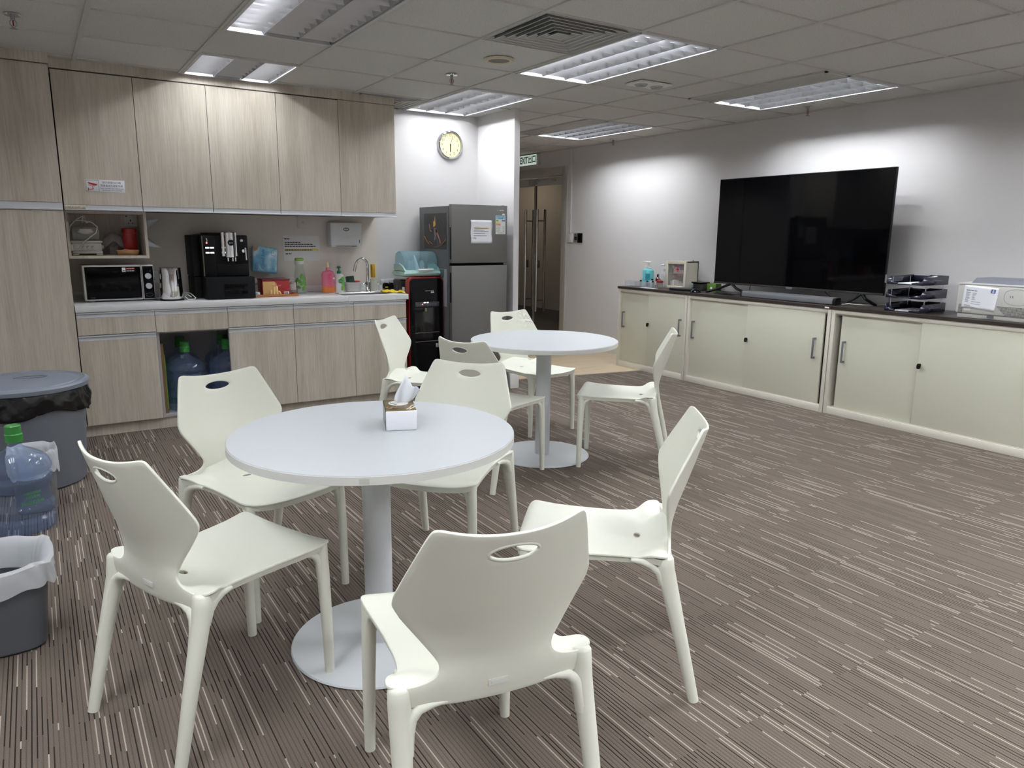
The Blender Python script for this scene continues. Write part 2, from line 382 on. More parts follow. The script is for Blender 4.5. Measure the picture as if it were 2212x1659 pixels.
for y in gm:
    for xa, xb in zip(xs, xs[1:]):
        if edge_ok((xa + xb) / 2, y, (0, 1)): mb.box(xa, xb, y - .0075, y + .0075, ZC, ZC + .03)
mb.box(XR - .02, XR, YB, YE, ZC - .002, ZC + .02)
mb.use(M_wall); mb.box(XL - .1, XR + .1, YB - .1, YE + .1, ZC + .22, ZC + .3)
struct(mb.build('ceiling', M_tile), 'grey mineral fibre tiles in a tee grid')
struct(MB().box(.19, 2.502, 5.618, 5.64, 2.352, ZC + .01).box(2.484, 2.502, 5.64, YK, 2.352, ZC + .01).box(-.27, .19, 5.495, 5.515, 2.352, ZC + .01).box(.175, .19, 5.515, 5.64, 2.352, ZC + .01).build('trim_1', M_wood), 'ash infill above the cupboards')

# ---------------------------------------------------------------- ceiling fittings
def troffer(i0, i1, j0, j1, lit, label, pw_=1.0, rows=3):
    xa, xb, ya, yb = gx(i0) + .013, gx(i1) - .013, gy(j0) + .010, gy(j1) - .010
    t = thing('ceiling_light', label, 'ceiling light', ((xa + xb) / 2, (ya + yb) / 2, ZC), 0, 'louvred ceiling lights')
    W, L = (xb - xa) / 2, (yb - ya) / 2; h = .085
    mb = MB(); mb.box(-W, W, -L, -L + .006, 0, h).box(-W, W, L - .006, L, 0, h).box(-W, -W + .006, -L, L, 0, h).box(W - .006, W, -L, L, 0, h).box(-W, W, -L, L, h, h + .006)
    for k in range(1, rows): xb_ = -W + .014 + 2 * (W - .014) / rows * k; mb.box(xb_ - .0012, xb_ + .0012, -L, L, .036, h)
    mb.build('housing', M_house, t)
    mb = MB(); mb.box(-W - .008, W + .008, -L - .006, -L + .012, -.004, .002).box(-W - .008, W + .008, L - .012, L + .006, -.004, .002).box(-W - .008, -W + .010, -L, L, -.004, .002).box(W - .010, W + .008, -L, L, -.004, .002)
    mb.build('frame', M_house, t)
    pw = 2 * (W - .014) / rows; n = max(4, round((2 * L) / .098))
    for k in range(rows):
        xc = -W + .014 + pw * (k + .5)
        MB().cyl((xc, -L + .03, .048), .0085, 2 * L - .06, 14, 'y').build('tube', lit_tube(pw_) if lit[k] else M_tubeoff, t)
    mb = MB()
    for k in range(rows):                    # curved side reflectors of each row
        xc = -W + .014 + pw * (k + .5)
        for sd in (-1, 1):
            pr = [(xc + sd * (pw / 2 - .001), .002), (xc + sd * (pw / 2 - .012), .022), (xc + sd * (pw / 2 - .020), .040)]
            mb.grid([[(x, -L + .012, z), (x, L - .012, z)] for x, z in pr])
        for q in range(n):                   # cross blades: a shallow wedge, deeper at the ends
            yc = -L + .012 + (2 * L - .024) * (q + .5) / n
            e = pw / 2 - .002; f = pw / 2 - .016
            for sg in (-1, 1): mb.mesh([(xc - e, yc, .003), (xc + e, yc, .003), (xc + f, yc + sg * .009, .030), (xc, yc + sg * .012, .035), (xc - f, yc + sg * .009, .030)], [(0, 1, 2, 3, 4)])
    mb.build('louvre', M_louv, t)
    return t
troffer(1, 2, 0, 2, (1, 1, 1), 'louvred ceiling light touching the square air diffuser above the round tables', .8)
troffer(-2, -1, 0, 2, (1, 0, 0), 'louvred ceiling light with two of its three tubes out')
troffer(-2, -1, 3, 4.13, (1, 0, 1), 'short louvred ceiling light over the cupboards with its middle tube out', .8)
troffer(1, 2, 3, 4.87, (1, 1, 1), 'louvred ceiling light above the wall clock and refrigerator', .6)
troffer(4, 5, 0, 2, (1, 1, 1), 'louvred ceiling light above the television, with a slotted grille', .75)
troffer(4, 5, 4, 6, (1, 1, 1), 'louvred ceiling light before the exit door', .62)
troffer(1, 2, -4, -2, (1, 1, 1), 'added unseen louvred ceiling light behind the near round table', 1.0)  # unseen lamp added to light the foreground
troffer(-2, -1, -4, -2, (1, 0, 0), 'added unseen louvred ceiling light behind the near table with one tube lit', .8)  # also added out of view, kept weak to spare the tabletop
troffer(4, 5, -4, -2, (1, 1, 1), 'added unseen louvred ceiling light behind the printer cabinet', .9)  # added out of view, more light for the near area
troffer(-2, -1, -8, -6, (1, 1, 1), 'added unseen louvred ceiling light far behind the camera on the bin side', 2.6)  # strong unseen lamp, added to light surfaces that face the camera
troffer(1, 2, -8, -6, (1, 1, 1), 'added unseen louvred ceiling light far behind the camera in the middle of the room', 2.4)  # unseen too, added to lift the chair backs
troffer(-5, -4, 0, 2, (1, 1, 1), 'added louvred ceiling light above the grey bins, out of the picture', .5)  # added beyond the frame to light the bins and nearby cupboards
troffer(-5, -4, -4, -2, (1, 1, 1), 'added unseen louvred ceiling light behind the grey bins by the side wall', 1.2)  # unseen lamp added for the chair back beside the bins
troffer(4, 5, -8, -6, (1, 1, 1), 'added unseen louvred ceiling light far behind the camera on the television side', 1.5)  # rest of the added far row, out of view, fills from behind
M_vent = mat('vent_paint', srgb(200, 200, 198), .5); M_dark = mat('duct_dark', srgb(18, 18, 18), .9)
def diffuser(i0, i1, j0, j1, label):
    xa, xb, ya, yb = gx(i0) + .012, gx(i1) - .012, gy(j0) + .012, gy(j1) - .008
    cx, cy = (gx(i0) + gx(i1)) / 2, gy(j0) + T / 2
    t = thing('air_diffuser', label, 'air vent', (cx, cy, ZC), 0, 'square air diffusers')
    cut = yb - cy
    MB().box(-T / 2, T / 2, -T / 2, min(T / 2, cut), .06, .066).build('duct', M_dark, t)
    mb = MB(); n = 6
    for k in range(n + 1):                   # nested flared cones
        a = T / 2 - .004 - k * .042; b = a - .020; z0, z1 = -.003, .020
        if k == n: b = a - .03
        for (p, q) in (((-1, -1), (1, -1)), ((1, -1), (1, 1)), ((1, 1), (-1, 1)), ((-1, 1), (-1, -1))):
            pts = [(p[0] * a, p[1] * a, z0), (q[0] * a, q[1] * a, z0), (q[0] * b, q[1] * b, z1), (p[0] * b, p[1] * b, z1)]
            if cut < T / 2 - .01: pts = [(x, min(y, cut), z) for x, y, z in pts]
            mb.quad(pts)
            a2 = a - .007
            pts = [(p[0] * a, p[1] * a, z0), (q[0] * a, q[1] * a, z0), (q[0] * a2, q[1] * a2, z0), (p[0] * a2, p[1] * a2, z0)]
            if cut < T / 2 - .01: pts = [(x, min(y, cut), z) for x, y, z in pts]
            mb.quad(pts)
    mb.build('louvre', M_vent, t)
diffuser(0, 1, 0, 1, 'square four-way air diffuser in the open ceiling beside a lit lamp')
diffuser(0, 1, 4, 4.875, 'square air diffuser partly hidden behind the last wall cupboard')
def slot(j0, label):
    t = thing('slot_grille', label, 'air vent', (gx(3.8), gy(j0 + 1), ZC), 0, 'slotted air grilles')
    W, L = .2 * T - .006, T - .010
    MB().box(-W, W, -L, L, .05, .056).build('duct', M_dark, t)
    mb = MB()
    mb.box(-W, W, -L, -L + .022, -.004, .01).box(-W, W, L - .022, L, -.004, .01).box(-W, -W + .018, -L, L, -.004, .01).box(W - .018, W, -L, L, -.004, .01)
    mb.build('frame', M_vent, t)
    mb = MB()
    for k in range(9):
        x = -W + .026 + (2 * W - .052) * k / 8; mb.mesh([(x - .009, -L + .02, .012), (x - .009, L - .02, .012), (x + .004, L - .02, -.002), (x + .004, -L + .02, -.002)], [(0, 1, 2, 3)])
    mb.build('blade', M_vent, t, solid=.0015)
slot(0, 'long slotted air grille beside the light above the television')
slot(4, 'long slotted air grille beside the light before the exit door')
def sprinkler(x, y, label):
    t = thing('sprinkler', label, 'sprinkler', (x, y, ZC), 0, 'ceiling sprinklers')
    MB().lathe([(0, -.001), (.028, -.001), (.036, -.003), (.040, .001), (.040, .004)], 28).build('escutcheon', M_chrome, t)
    mb = MB(); mb.cyl((0, 0, -.022), .010, .022, 14).tube([(-.004, 0, -.02), (-.014, 0, -.032), (-.013, 0, -.044), (-.003, 0, -.056)], .0028, 8).tube([(.004, 0, -.02), (.014, 0, -.032), (.013, 0, -.044), (.003, 0, -.056)], .0028, 8)
    mb.cyl((0, 0, -.062), .006, .008, 12)
    for k in range(10): mb.box(-.003, .003, .004, .016, -.064, -.062, M=Matrix.Rotation(k * PI / 5, 4, 'Z'))
    mb.build('head', M_dsteel, t); MB().cyl((0, 0, -.050), .003, .026, 10).build('bulb', mat('bulb_red', srgb(150, 30, 30), .2), t)
sprinkler(2.47, 4.60, 'ceiling sprinkler between the air diffuser and the wall clock')
sprinkler(0.03, 4.64, 'ceiling sprinkler above the tall cupboard')
sprinkler(5.44, 4.0, 'ceiling sprinkler close to the wall above the television')
sprinkler(5.50, 6.5, 'ceiling sprinkler close to the wall near the exit door')
t = thing('ceiling_speaker', 'round flush ceiling speaker with a yellowed rim', 'speaker', (2.50, 4.05, ZC))
MB().lathe([(.062, -.002), (.070, -.010), (.084, -.010), (.092, 0), (.092, .003)], 40).build('rim', mat('aged_rim', srgb(205, 196, 170), .5), t)
MB().lathe([(0, -.004), (.064, -.005), (.066, -.001)], 40).build('mesh_grille', mat('speaker_cloth', srgb(128, 122, 112), .9, bump=.4, bscale=900), t)
t = thing('emergency_light', 'white ceiling plate with two small round emergency lamps', 'emergency light', (3.74, 4.06, ZC), 0.0)
MB().box(-.145, .145, -.085, .085, -.010, .002, .003).build('plate', M_white, t)
for sx in (-1, 1):
    l = MB().lathe([(.026, -.012), (.034, -.022), (.046, -.012), (.048, -.009)], 28, c=(sx * .072, 0, 0)).build('lamp_ring', mat('lamp_ring_grey', srgb(170, 172, 174), .4), t)
    MB().lathe([(0, -.010), (.028, -.013)], 24, c=(sx * .072, 0, 0)).build('lens', M_dark, l)

# ---------------------------------------------------------------- kitchen
YF = 5.508
bx = [.19, .655, 1.128, 1.60, 2.072, 2.522]
nm = ['first base cupboard, against the tall cupboard, with plain door', 'open base cupboard holding blue water bottles', 'third base cupboard from the tall cupboard, below the coffee machine tray', 'fourth base cupboard from the tall cupboard, under the tap', 'last base cupboard of the run, next to the black water dispenser']
for k in range(5):
    a, b = bx[k], bx[k + 1]; cx = (a + b) / 2; WC = (b - a) / 2 - .0002; W = WC - .0018
    t = thing('base_cupboard', 'ash ' + nm[k], 'cabinet', (cx, YF, 0), 0, 'base cupboards of the kitchenette')
    mb = MB(); D = YK - YF - .02
    mb.box(-WC, -W, .005, .0195, .08, .838).box(W, WC, .005, .0195, .08, .838)  # filler strips in the door gaps, mostly dark in place of shade
    if k != 2: mb.box(-W, -W + .016, .02, D, .08, .838)
    if k != 1: mb.box(W - .016, W, .02, D, .08, .838)
    mb.box(-W + .016, W - .016, .02, D, .08, .096).box(-W + .016, W - .016, D - .012, D, .096, .838)
    if k == 1: mb.box(-W + .016, W, .02, D - .012, .672, .688)
    mb.build('carcass', M_wood if k == 4 else M_inner if k in (1, 2) else M_carc, t)
    dr = MB().box(-W, W, 0, .018, .690 if k != 1 else .684, .803).build('drawer_front', M_wood, t)
    mb = MB(); mb.prism([(-.006, .837), (-.006, .829), (.004, .825), (.004, .806), (-.002, .803), (.020, .803), (.020, .837)], -W, W, M=Matrix(((0, 0, 1, 0), (1, 0, 0, 0), (0, 1, 0, 0), (0, 0, 0, 1))))
    mb.build('finger_pull', M_aluband, dr)
    if k != 1:
        do = MB().box(-W, W, 0, .018, .082, .652).build('door', M_wood, t)
        mb = MB(); mb.prism([(-.006, .685), (-.006, .677), (.004, .673), (.004, .655), (-.002, .652), (.020, .652), (.020, .685)], -W, W, M=Matrix(((0, 0, 1, 0), (1, 0, 0, 0), (0, 1, 0, 0), (0, 0, 0, 1))))
        mb.build('finger_pull', M_aluband, do)
struct(MB().box(-.27, 2.50, YF + .035, YF + .055, 0, .08).box(2.48, 2.50, YF + .055, YK, 0, .08).build('trim_2', M_wood), 'ash plinth under the base cupboards')
# worktop with a sink opening
sx0, sx1, sy0, sy1 = 2.03, 2.43, 5.60, 5.83
t = thing('countertop', 'white solid worktop running along the kitchenette', 'countertop', (0, 0, 0))
mb = MB(); x0, x1, y0, y1, z0, z1 = .19, 2.54, YF - .012, YK - .013, .840, .882
mb.box(x0, sx0, y0, y1, z0, z1, .003).box(sx1, x1, y0, y1, z0, z1, .003).box(sx0, sx1, y0, sy0, z0, z1).box(sx0, sx1, sy1, y1, z0, z1)
mb.build('slab', M_solid, t)
MB().box(x0, x1 - .02, y1 - .014, y1, .8825, .935, .003).build('upstand', M_solid, t)
t = thing('sink', 'small stainless sink set into the white worktop', 'sink', ((sx0 + sx1) / 2, (sy0 + sy1) / 2, .882))
W, L = (sx1 - sx0) / 2, (sy1 - sy0) / 2
mb = MB()
for q in range(2):
    rows = []
    for (s, z) in ((1.05, .0015), (.99, .0018), (.95, -.004), (.93, -.10), (.86, -.13), (.15, -.135), (.1, -.14)):
        r = []
        for k in range(40):
            a = 2 * PI * k / 40; c, s_ = math.cos(a), math.sin(a); pw = .35
            r.append((W * s * math.copysign(abs(c) ** pw, c), L * s * math.copysign(abs(s_) ** pw, s_), z))
        rows.append(r)
    if q == 0: mb.grid(rows, closed=True)
mb.build('bowl', M_steel if False else mat('satin_steel', srgb(190, 190, 192), .25, .9), t)
MB().lathe([(0, -.134), (.022, -.134), (.026, -.131)], 24).build('drain', M_dsteel, t)
t = thing('tap', 'chrome swan neck mixer tap behind the sink', 'tap', (2.335, 5.855, .882))
MB().lathe([(0, 0), (.026, 0), (.026, .006), (.022, .012), (.022, .075), (.019, .085), (0, .088)], 28).build('body', M_chrome, t)
pts = [(0, 0, .08), (0, 0, .20)] + [(-.055 + .055 * math.cos(a), -.02 * math.sin(a), .20 + .075 * math.sin(a)) for a in [PI * k / 12 for k in range(1, 12)]] + [(-.112, 0, .19), (-.118, 0, .172)]
MB().tube(pts, [.0115] * (len(pts) - 2) + [.013, .013], 16).build('spout', M_chrome, t)
MB().tube([(-.012, -.012, .06), (-.04, -.03, .075), (-.062, -.04, .068)], [.014, .012, .007], 12, flat=.7).build('lever', M_chrome, t)

# wall cupboards
ux = [.195, .652, 1.102, 1.575, 2.04, 2.50]
nm = ['ash wall cupboard carrying the camera warning sign', 'second ash wall cupboard, between the sign cupboard and the lit middle one', 'middle ash wall cupboard above the coffee machine', 'fourth ash wall cupboard above the posted notice', 'last ash wall cupboard above the paper towel dispenser']
for k in range(5):
    a, b = ux[k], ux[k + 1]; WC = (b - a) / 2 - .0002; W = WC - .0018
    t = thing('wall_cupboard', nm[k], 'cabinet', ((a + b) / 2, 5.614, 0), 0, 'wall cupboards of the kitchenette')
    MB().box(-W, W, .0195, YK - 5.614 - .002, 1.496, 2.350).box(-WC, -W, .005, .0195, 1.496, 2.350).box(W, WC, .005, .0195, 1.496, 2.350).box(-WC, WC, .008, .0195, 2.3435, 2.350).build('carcass', M_wood if k == 4 else M_carc, t)  # thin strips beside and above the door paint the gap shade
    d = MB().box(-W, W, 0, .018, 1.527, 2.343).build('door', M_wood, t)
    mb = MB(); mb.prism([(.003, 1.5265), (.018, 1.5265), (.018, 1.493), (-.010, 1.493), (-.010, 1.4985), (.003, 1.503)], -W, W, M=Matrix(((0, 0, 1, 0), (1, 0, 0, 0), (0, 1, 0, 0), (0, 0, 0, 1))))
    mb.build('finger_pull', M_aluband, d)
t = thing('tall_cupboard', 'tall ash cupboard with an upper and a lower door', 'cabinet', (-.043, 5.49, 0))
MB().box(-.228, .228, .02, YK - 5.49 - .002, .08, 2.35).build('carcass', M_wood, t)
d = MB().box(-.228, .228, 0, .018, 1.535, 2.343).build('door', M_wood, t)
mb = MB(); mb.prism([(.003, 1.533), (.018, 1.533), (.018, 1.488), (-.010, 1.488), (-.010, 1.494), (.003, 1.499)], -.228, .228, M=Matrix(((0, 0, 1, 0), (1, 0, 0, 0), (0, 1, 0, 0), (0, 0, 0, 1))))
mb.build('finger_pull', M_aluband, d)
MB().box(-.228, .228, 0, .018, .082, 1.484).build('door', M_wood, t)
t = thing('open_shelf', 'open ash shelf box hung below the first wall cupboard', 'shelf', (.435, 5.70, 0))
MB().box(-.239, .241, 0, .36, 1.180, 1.198).box(-.239, .241, 0, .36, 1.474, 1.492).box(.223, .241, 0, .36, 1.198, 1.474).box(-.239, -.223, 0, .36, 1.198, 1.474).build('frame', M_wood, t)
MB().box(-.223, .223, .345, .36, 1.198, 1.474).build('back_panel', M_wood, t)
# ---------------------------------------------------------------- chairs
def inside(p, poly):
    x, y = p; c = False; n = len(poly); j = n - 1
    for i in range(n):
        xi, yi = poly[i]; xj, yj = poly[j]
        if (yi > y) != (yj > y) and x < (xj - xi) * (y - yi) / (yj - yi) + xi: c = not c
        j = i
    return c
def smooth_poly(P, it=3, closed=True):
    for _ in range(it):
        Q = []
        for i in range(len(P)):
            a, b = P[i], P[(i + 1) % len(P)]
            Q += [(.75 * a[0] + .25 * b[0], .75 * a[1] + .25 * b[1]), (.25 * a[0] + .75 * b[0], .25 * a[1] + .75 * b[1])]
        P = Q
    return P
def sheet(outline, holes, step, f):
    """triangulated sheet inside a 2-D outline with holes, each point lifted to 3-D by f"""
    V, E = [], []
    for lp in [outline] + holes:
        s = len(V); V += [Vector(p) for p in lp]; E += [(s + i, s + (i + 1) % len(lp)) for i in range(len(lp))]
    xs = [p[0] for p in outline]; ys = [p[1] for p in outline]; x = min(xs); row = 0
    def near(p):
        return any((p[0] - q[0]) ** 2 + (p[1] - q[1]) ** 2 < (step * .55) ** 2 for lp in [outline] + holes for q in lp)
    y = min(ys)
    while y < max(ys):
        x = min(xs) + (step / 2 if row % 2 else 0)
        while x < max(xs):
            if inside((x, y), outline) and not any(inside((x, y), h) for h in holes) and not near((x, y)): V.append(Vector((x, y)))
            x += step
        y += step * .87; row += 1
    r = delaunay_2d_cdt(V, E, [], 0, 1e-6)
    vo, fo = r[0], r[2]; F = []
    for t in fo:
        c = (sum(vo[i][0] for i in t) / 3, sum(vo[i][1] for i in t) / 3)
        if inside(c, outline) and not any(inside(c, h) for h in holes): F.append(t)
    return [f(p[0], p[1]) for p in vo], F
def shell(name, verts, faces, th, m, parent, up, bev=.0016, extra=None):
    b = bmesh.new(); V = [b.verts.new(v) for v in verts]
    for f in faces: b.faces.new([V[i] for i in f])
    bmesh.ops.recalc_face_normals(b, faces=b.faces); b.normal_update()
    if sum(f.normal.dot(Vector(up)) * f.calc_area() for f in b.faces) < 0: bmesh.ops.reverse_faces(b, faces=b.faces)
    b.normal_update(); bmesh.ops.delete(b, geom=[v for v in b.verts if not v.link_faces], context='VERTS')
    top = list(b.verts); N = {v: v.normal.copy() for v in top}
    bd = [e for e in b.edges if len(e.link_faces) == 1]; fs = list(b.faces)
    lo = {v: b.verts.new(v.co - N[v] * th) for v in top}
    for f in fs: b.faces.new([lo[v] for v in reversed(f.verts)])
    for e in bd:
        l = e.link_faces[0]; vs = list(l.verts); i = vs.index(e.verts[0])
        a, c = (e.verts[0], e.verts[1]) if vs[(i + 1) % len(vs)] == e.verts[1] else (e.verts[1], e.verts[0])
        b.faces.new((c, a, lo[a], lo[c]))
    b.normal_update()
    rim = [e for e in b.edges if len(e.link_faces) == 2 and e.calc_face_angle(0) > 1.1]
    if bev: bmesh.ops.bevel(b, geom=rim, offset=bev, segments=2, affect='EDGES', profile=.5)
    mb = MB(); mb.bm.free(); mb.bm = b
    if extra: extra(mb)
    return mb.build(name, m, parent, angle=50)
def interp(tab, z):
    if z <= tab[0][0]: return tab[0][1]
    for (a, p), (b, q) in zip(tab, tab[1:]):
        if z <= b:
            t = (z - a) / (b - a); return p + (q - p) * t
    return tab[-1][1]
def make_chair(label):
    t = thing('cafe_chair', label, 'chair', (0, 0, 0), 0, 'white moulded chairs')
    # back: an hourglass shield, dished towards the sitter, running down behind the seat to the rear legs
    half = [(0, .804), (.06, .806), (.115, .814), (.150, .822), (.163, .812), (.178, .770), (.198, .712), (.2165, .660), (.2185, .640), (.213, .622), (.185, .582), (.152, .535), (.131, .503), (.1255, .487), (.129, .472), (.145, .460), (.170, .4545), (.200, .452), (.226, .449), (.224, .420), (.200, .408), (.10, .396), (0, .392)]
    out = half + [(-x, z) for x, z in reversed(half[1:-1])]
    out = smooth_poly(out, 2)
    hole = [(.052 * math.cos(2 * PI * k / 28), .760 + .0165 * math.sin(2 * PI * k / 28)) for k in range(28)]
    wt = [(.39, .226), (.45, .226), (.482, .1235), (.53, .15), (.58, .185), (.64, .218), (.71, .198), (.77, .178), (.822, .155)]
    yc = [(.39, -.236), (.43, -.244), (.47, -.246), (.50, -.249), (.56, -.264), (.64, -.292), (.72, -.318), (.77, -.333), (.83, -.352)]
    fw = [(.39, .008), (.45, .012), (.482, .012), (.53, .026), (.58, .048), (.64, .072), (.71, .060), (.77, .046), (.83, .034)]
    def sm(tab, z): return (interp(tab, z - .02) + 2 * interp(tab, z) + interp(tab, z + .02)) / 4
    def fb(x, z):
        u = min(1.0, abs(x) / max(.05, sm(wt, z))); return (x, sm(yc, z) + sm(fw, z) * u ** 2.1, z)
    v, f = sheet(out, [hole], .014, fb)
    def rim(mb):   # thickened lip of the hand hole
        P = []
        for k in range(28):
            x, z = .0535 * math.cos(2 * PI * k / 28), .760 + .018 * math.sin(2 * PI * k / 28); q = fb(x, z); P.append((q[0], q[1] - .006, q[2]))
        mb.tube(P, .004, 8, closed=True)
    back = shell('backrest', v, f, .008, M_chair, t, (0, 1, .2), extra=rim)
    # seat
    half = [(0, .222), (.12, .220), (.185, .214), (.205, .200), (.208, .178), (.198, .10), (.190, .02), (.186, -.06), (.187, -.12), (.196, -.155), (.214, -.175), (.232, -.200), (.235, -.222), (.226, -.235), (.19, -.239), (.14, -.2405), (.12, -.2385), (.09, -.242), (.05, -.2465), (0, -.2485)]
    out = half + [(-x, y) for x, y in reversed(half[1:-1])]; out = smooth_poly(out, 2)
    hole = [(.019 * math.cos(2 * PI * k / 18), -.152 + .010 * math.sin(2 * PI * k / 18)) for k in range(18)]
    def fs(x, y):
        u = abs(x) / .2
        z = .424 + .014 * u ** 3 - .004 * max(0, (y - .15) / .07) * 0
        if y > .12: z += .010 * ((y - .12) / .1) ** 1.5 - .012 * max(0, (y - .19) / .03) ** 2 * .6
        tt = max(0.0, min(1.0, (-.150 - y) / .0985)); rise = .066 * (1 - math.sqrt(max(0, 1 - tt * tt)))
        fx = max(0.0, min(1.0, (.150 - abs(x)) / .035)); fx = fx * fx * (3 - 2 * fx)
        sh = max(0.0, min(1.0, (-.145 - y) / .05)); sh = sh * sh * (3 - 2 * sh)
        return (x, y, z + rise * fx + .014 * sh * (1 - fx))
    v, f = sheet(out, [hole], .015, fs)
    def skirt(mb):
        o = [p for p in out]; n = len(o); R = [[], [], [], []]
        for i in range(n):
            a, b = o[i - 1], o[(i + 1) % n]; d = Vector((b[0] - a[0], b[1] - a[1])).normalized(); nx = Vector((d.y, -d.x))
            p = Vector(o[i]); s = 1 if (p + nx * .001).length > p.length else -1
            z = min(fs(*o[i])[2], .452)
            for r, (ins, dz) in enumerate(((.0025, -.004), (.006, -.024), (.011, -.024), (.009, -.006))): q = p - nx * s * ins; R[r].append((q.x, q.y, z + dz))
        mb.grid([R[0], R[1], R[2], R[3]], closed=True)
    shell('seat', v, f, .007, M_chair, t, (0, 0, 1), extra=skirt)
    for sx in (-1, 1):
        mb = MB(); mb.tube([(sx * .187, .183, .436), (sx * .1875, .1835, .40), (sx * .190, .186, .33), (sx * .193, .189, .2), (sx * .195, .191, 0)], [.0195, .0195, .019, .017, .0145], 18)
        mb.tube([(sx * .125, .184, .421), (sx * .150, .184, .416), (sx * .170, .184, .402), (sx * .180, .185, .375), (sx * .186, .186, .33)], [.006, .010, .0135, .0145, .0145], 12)
        mb.tube([(sx * .187, .115, .421), (sx * .187, .140, .416), (sx * .1875, .160, .404), (sx * .188, .173, .378), (sx * .189, .180, .33)], [.006, .009, .012, .013, .0135], 12)
        mb.build('leg', M_chair, t, angle=60)
        mb = MB(); mb.tube([(sx * .210, -.227, .4525), (sx * .210, -.2275, .4505), (sx * .210, -.228, .445), (sx * .210, -.230, .42), (sx * .2105, -.236, .38), (sx * .212, -.254, .31), (sx * .215, -.283, .2), (sx * .219, -.331, 0)], [.014, .020, .0235, .0245, .0238, .0222, .0195, .0155], 20)
        mb.tube([(sx * .110, -.240, .404), (sx * .140, -.240, .404), (sx * .170, -.240, .400), (sx * .190, -.241, .384), (sx * .200, -.245, .355), (sx * .206, -.255, .31)], [.006, .008, .012, .0155, .0175, .0185], 12)
        mb.tube([(sx * .192, -.130, .424), (sx * .196, -.160, .424), (sx * .203, -.190, .420), (sx * .208, -.215, .405), (sx * .210, -.232, .37)], [.006, .010, .015, .019, .021], 12)
        mb.build('leg', M_chair, t, angle=60)
    mb = MB(); mb.box(-.022, .022, -.2532, -.2515, .424, .438).box(-.016, .012, -.2538, -.252, .427, .435)
    mb.build('moulded_mark', mat('mark_plastic', srgb(214, 215, 210), .3), t)
    return t
CH = [('white moulded chair with its back to the camera, nearest of all', .787, 1.437, 79.6),
      ('white moulded chair beside the grey bins, seen from behind its shoulder', .404, 2.162, 22.8),
      ('white moulded chair facing the camera, in front of the open base cupboard', .668, 2.736, -72.3),
      ('white moulded chair behind the near round table, its back just past the tissue pack', 1.316, 2.548, -138.9),
      ('white moulded chair at the near table on the television side, facing the bins', 1.419, 1.728, 139.4),
      ('white moulded chair in front of the last base cupboard and water dispenser', 2.125, 4.272, -46.9),
      ('white moulded chair between both tables, turned to the far table', 2.160, 3.501, 21.9),
      ('white moulded chair on the far side of the far table, before the refrigerator', 2.922, 4.219, -84.8),
      ('white moulded chair at the far table on the cream cabinet side', 2.899, 3.321, 134.5)]
c0 = None
for lb, x, y, a in CH:
    rz = math.radians(a) - PI / 2
    if c0 is None: c0 = make_chair(lb); c0.location = (x, y, 0); c0.rotation_euler = (0, 0, rz)
    else: dup(c0, (x, y, 0), rz, lb)

# ---------------------------------------------------------------- round tables
def table(x, y, lb, wear):
    t = thing('round_table', lb, 'table', (x, y, 0), 0, 'white round pedestal tables')
    tt = MB().lathe([(0, .707), (.444, .707), (.449, .709), (.4495, .731), (.448, .735), (0, .735)], 128).build('tabletop', M_table, t)
    MB().lathe([(.449, .7085), (.4508, .7095), (.4508, .7325), (.4490, .7335)], 128).build('edge_band', M_tedge, tt)
    if wear:
        mb = MB(); mb.grid([[(.4516 * math.cos(a), .4516 * math.sin(a), z) for a in [-2.05 + .012 * k for k in range(6)]] for z in (.713, .728)]); mb.build('tape_scrap', mat('tape', srgb(186, 186, 180), .3), tt)
    MB().lathe([(.16, .703), (.16, .7065), (0, .7065)], 40).build('mounting_plate', M_tmetal, t)
    MB().lathe([(.046, .010), (.046, .705)], 48).build('column', M_tmetal, t)
    MB().lathe([(0, .001), (.290, .001), (.294, .004), (.290, .009), (.06, .012), (0, .012)], 96).build('base_plate', M_tmetal, t)
    return t
table(.868, 2.158, 'white round pedestal table carrying the tissue pack', True)
table(2.585, 3.640, 'white round pedestal table by the black dispenser, with nothing on top', False)
# tissue pack on the near table
t = thing('tissue_pack', 'small gold and white soft pack of tissues on the near round table', 'tissues', (.975, 2.198, .735), math.radians(-20))
W, L, Hh = .050, .083, .068
pack = MB(); pack.use(M_paper)
pack.box(-W, W, -L, L, 0, Hh, .006, 3); pack.build('wrapper', mat('white_film', srgb(228, 226, 220), .35), t)
mb = MB(); mb.box(-W + .001, W - .001, -L + .002, L - .002, Hh - .004, Hh + .0012, .003, 2)
pt = mb.build('printed_top', mat('gold_film', srgb(112, 96, 58), .22, .35, var=.3, vscale=40), t)
mb = MB(); mb.box(-W - .0008, -W + .002, -L + .004, L - .004, .004, Hh - .002); mb.build('printed_side', mat('dark_film', srgb(60, 62, 56), .25, .2, var=.5, vscale=60), t)
mb = MB()
for k in range(22):
    a = random.uniform(0, 6.28); r = random.uniform(0, .013); x, y = -.030 + r * math.cos(a), -.045 + r * 1.3 * math.sin(a)
    mb.use(random.choice([mat('flower_pink', srgb(206, 138, 130), .5), mat('flower_white', srgb(222, 206, 190), .5), mat('flower_blue', srgb(110, 120, 160), .5)])); mb.cyl((x, y, Hh + .001), .0035, .0008, 8)
mb.build('flower_print', M_paper, pt)
mb = MB(); mb.tube([(.018, -.075, Hh + .0016), (.03, -.055, Hh + .0016), (.036, -.03, Hh + .0016), (.046, -.018, Hh + .0016)], .003, 6, flat=.2); mb.tube([(.026, -.078, Hh + .0016), (.040, -.055, Hh + .0016), (.048, -.035, Hh + .0016)], .0025, 6, flat=.2); mb.build('ribbon_print', mat('flower_white', srgb(222, 206, 190), .5), pt)
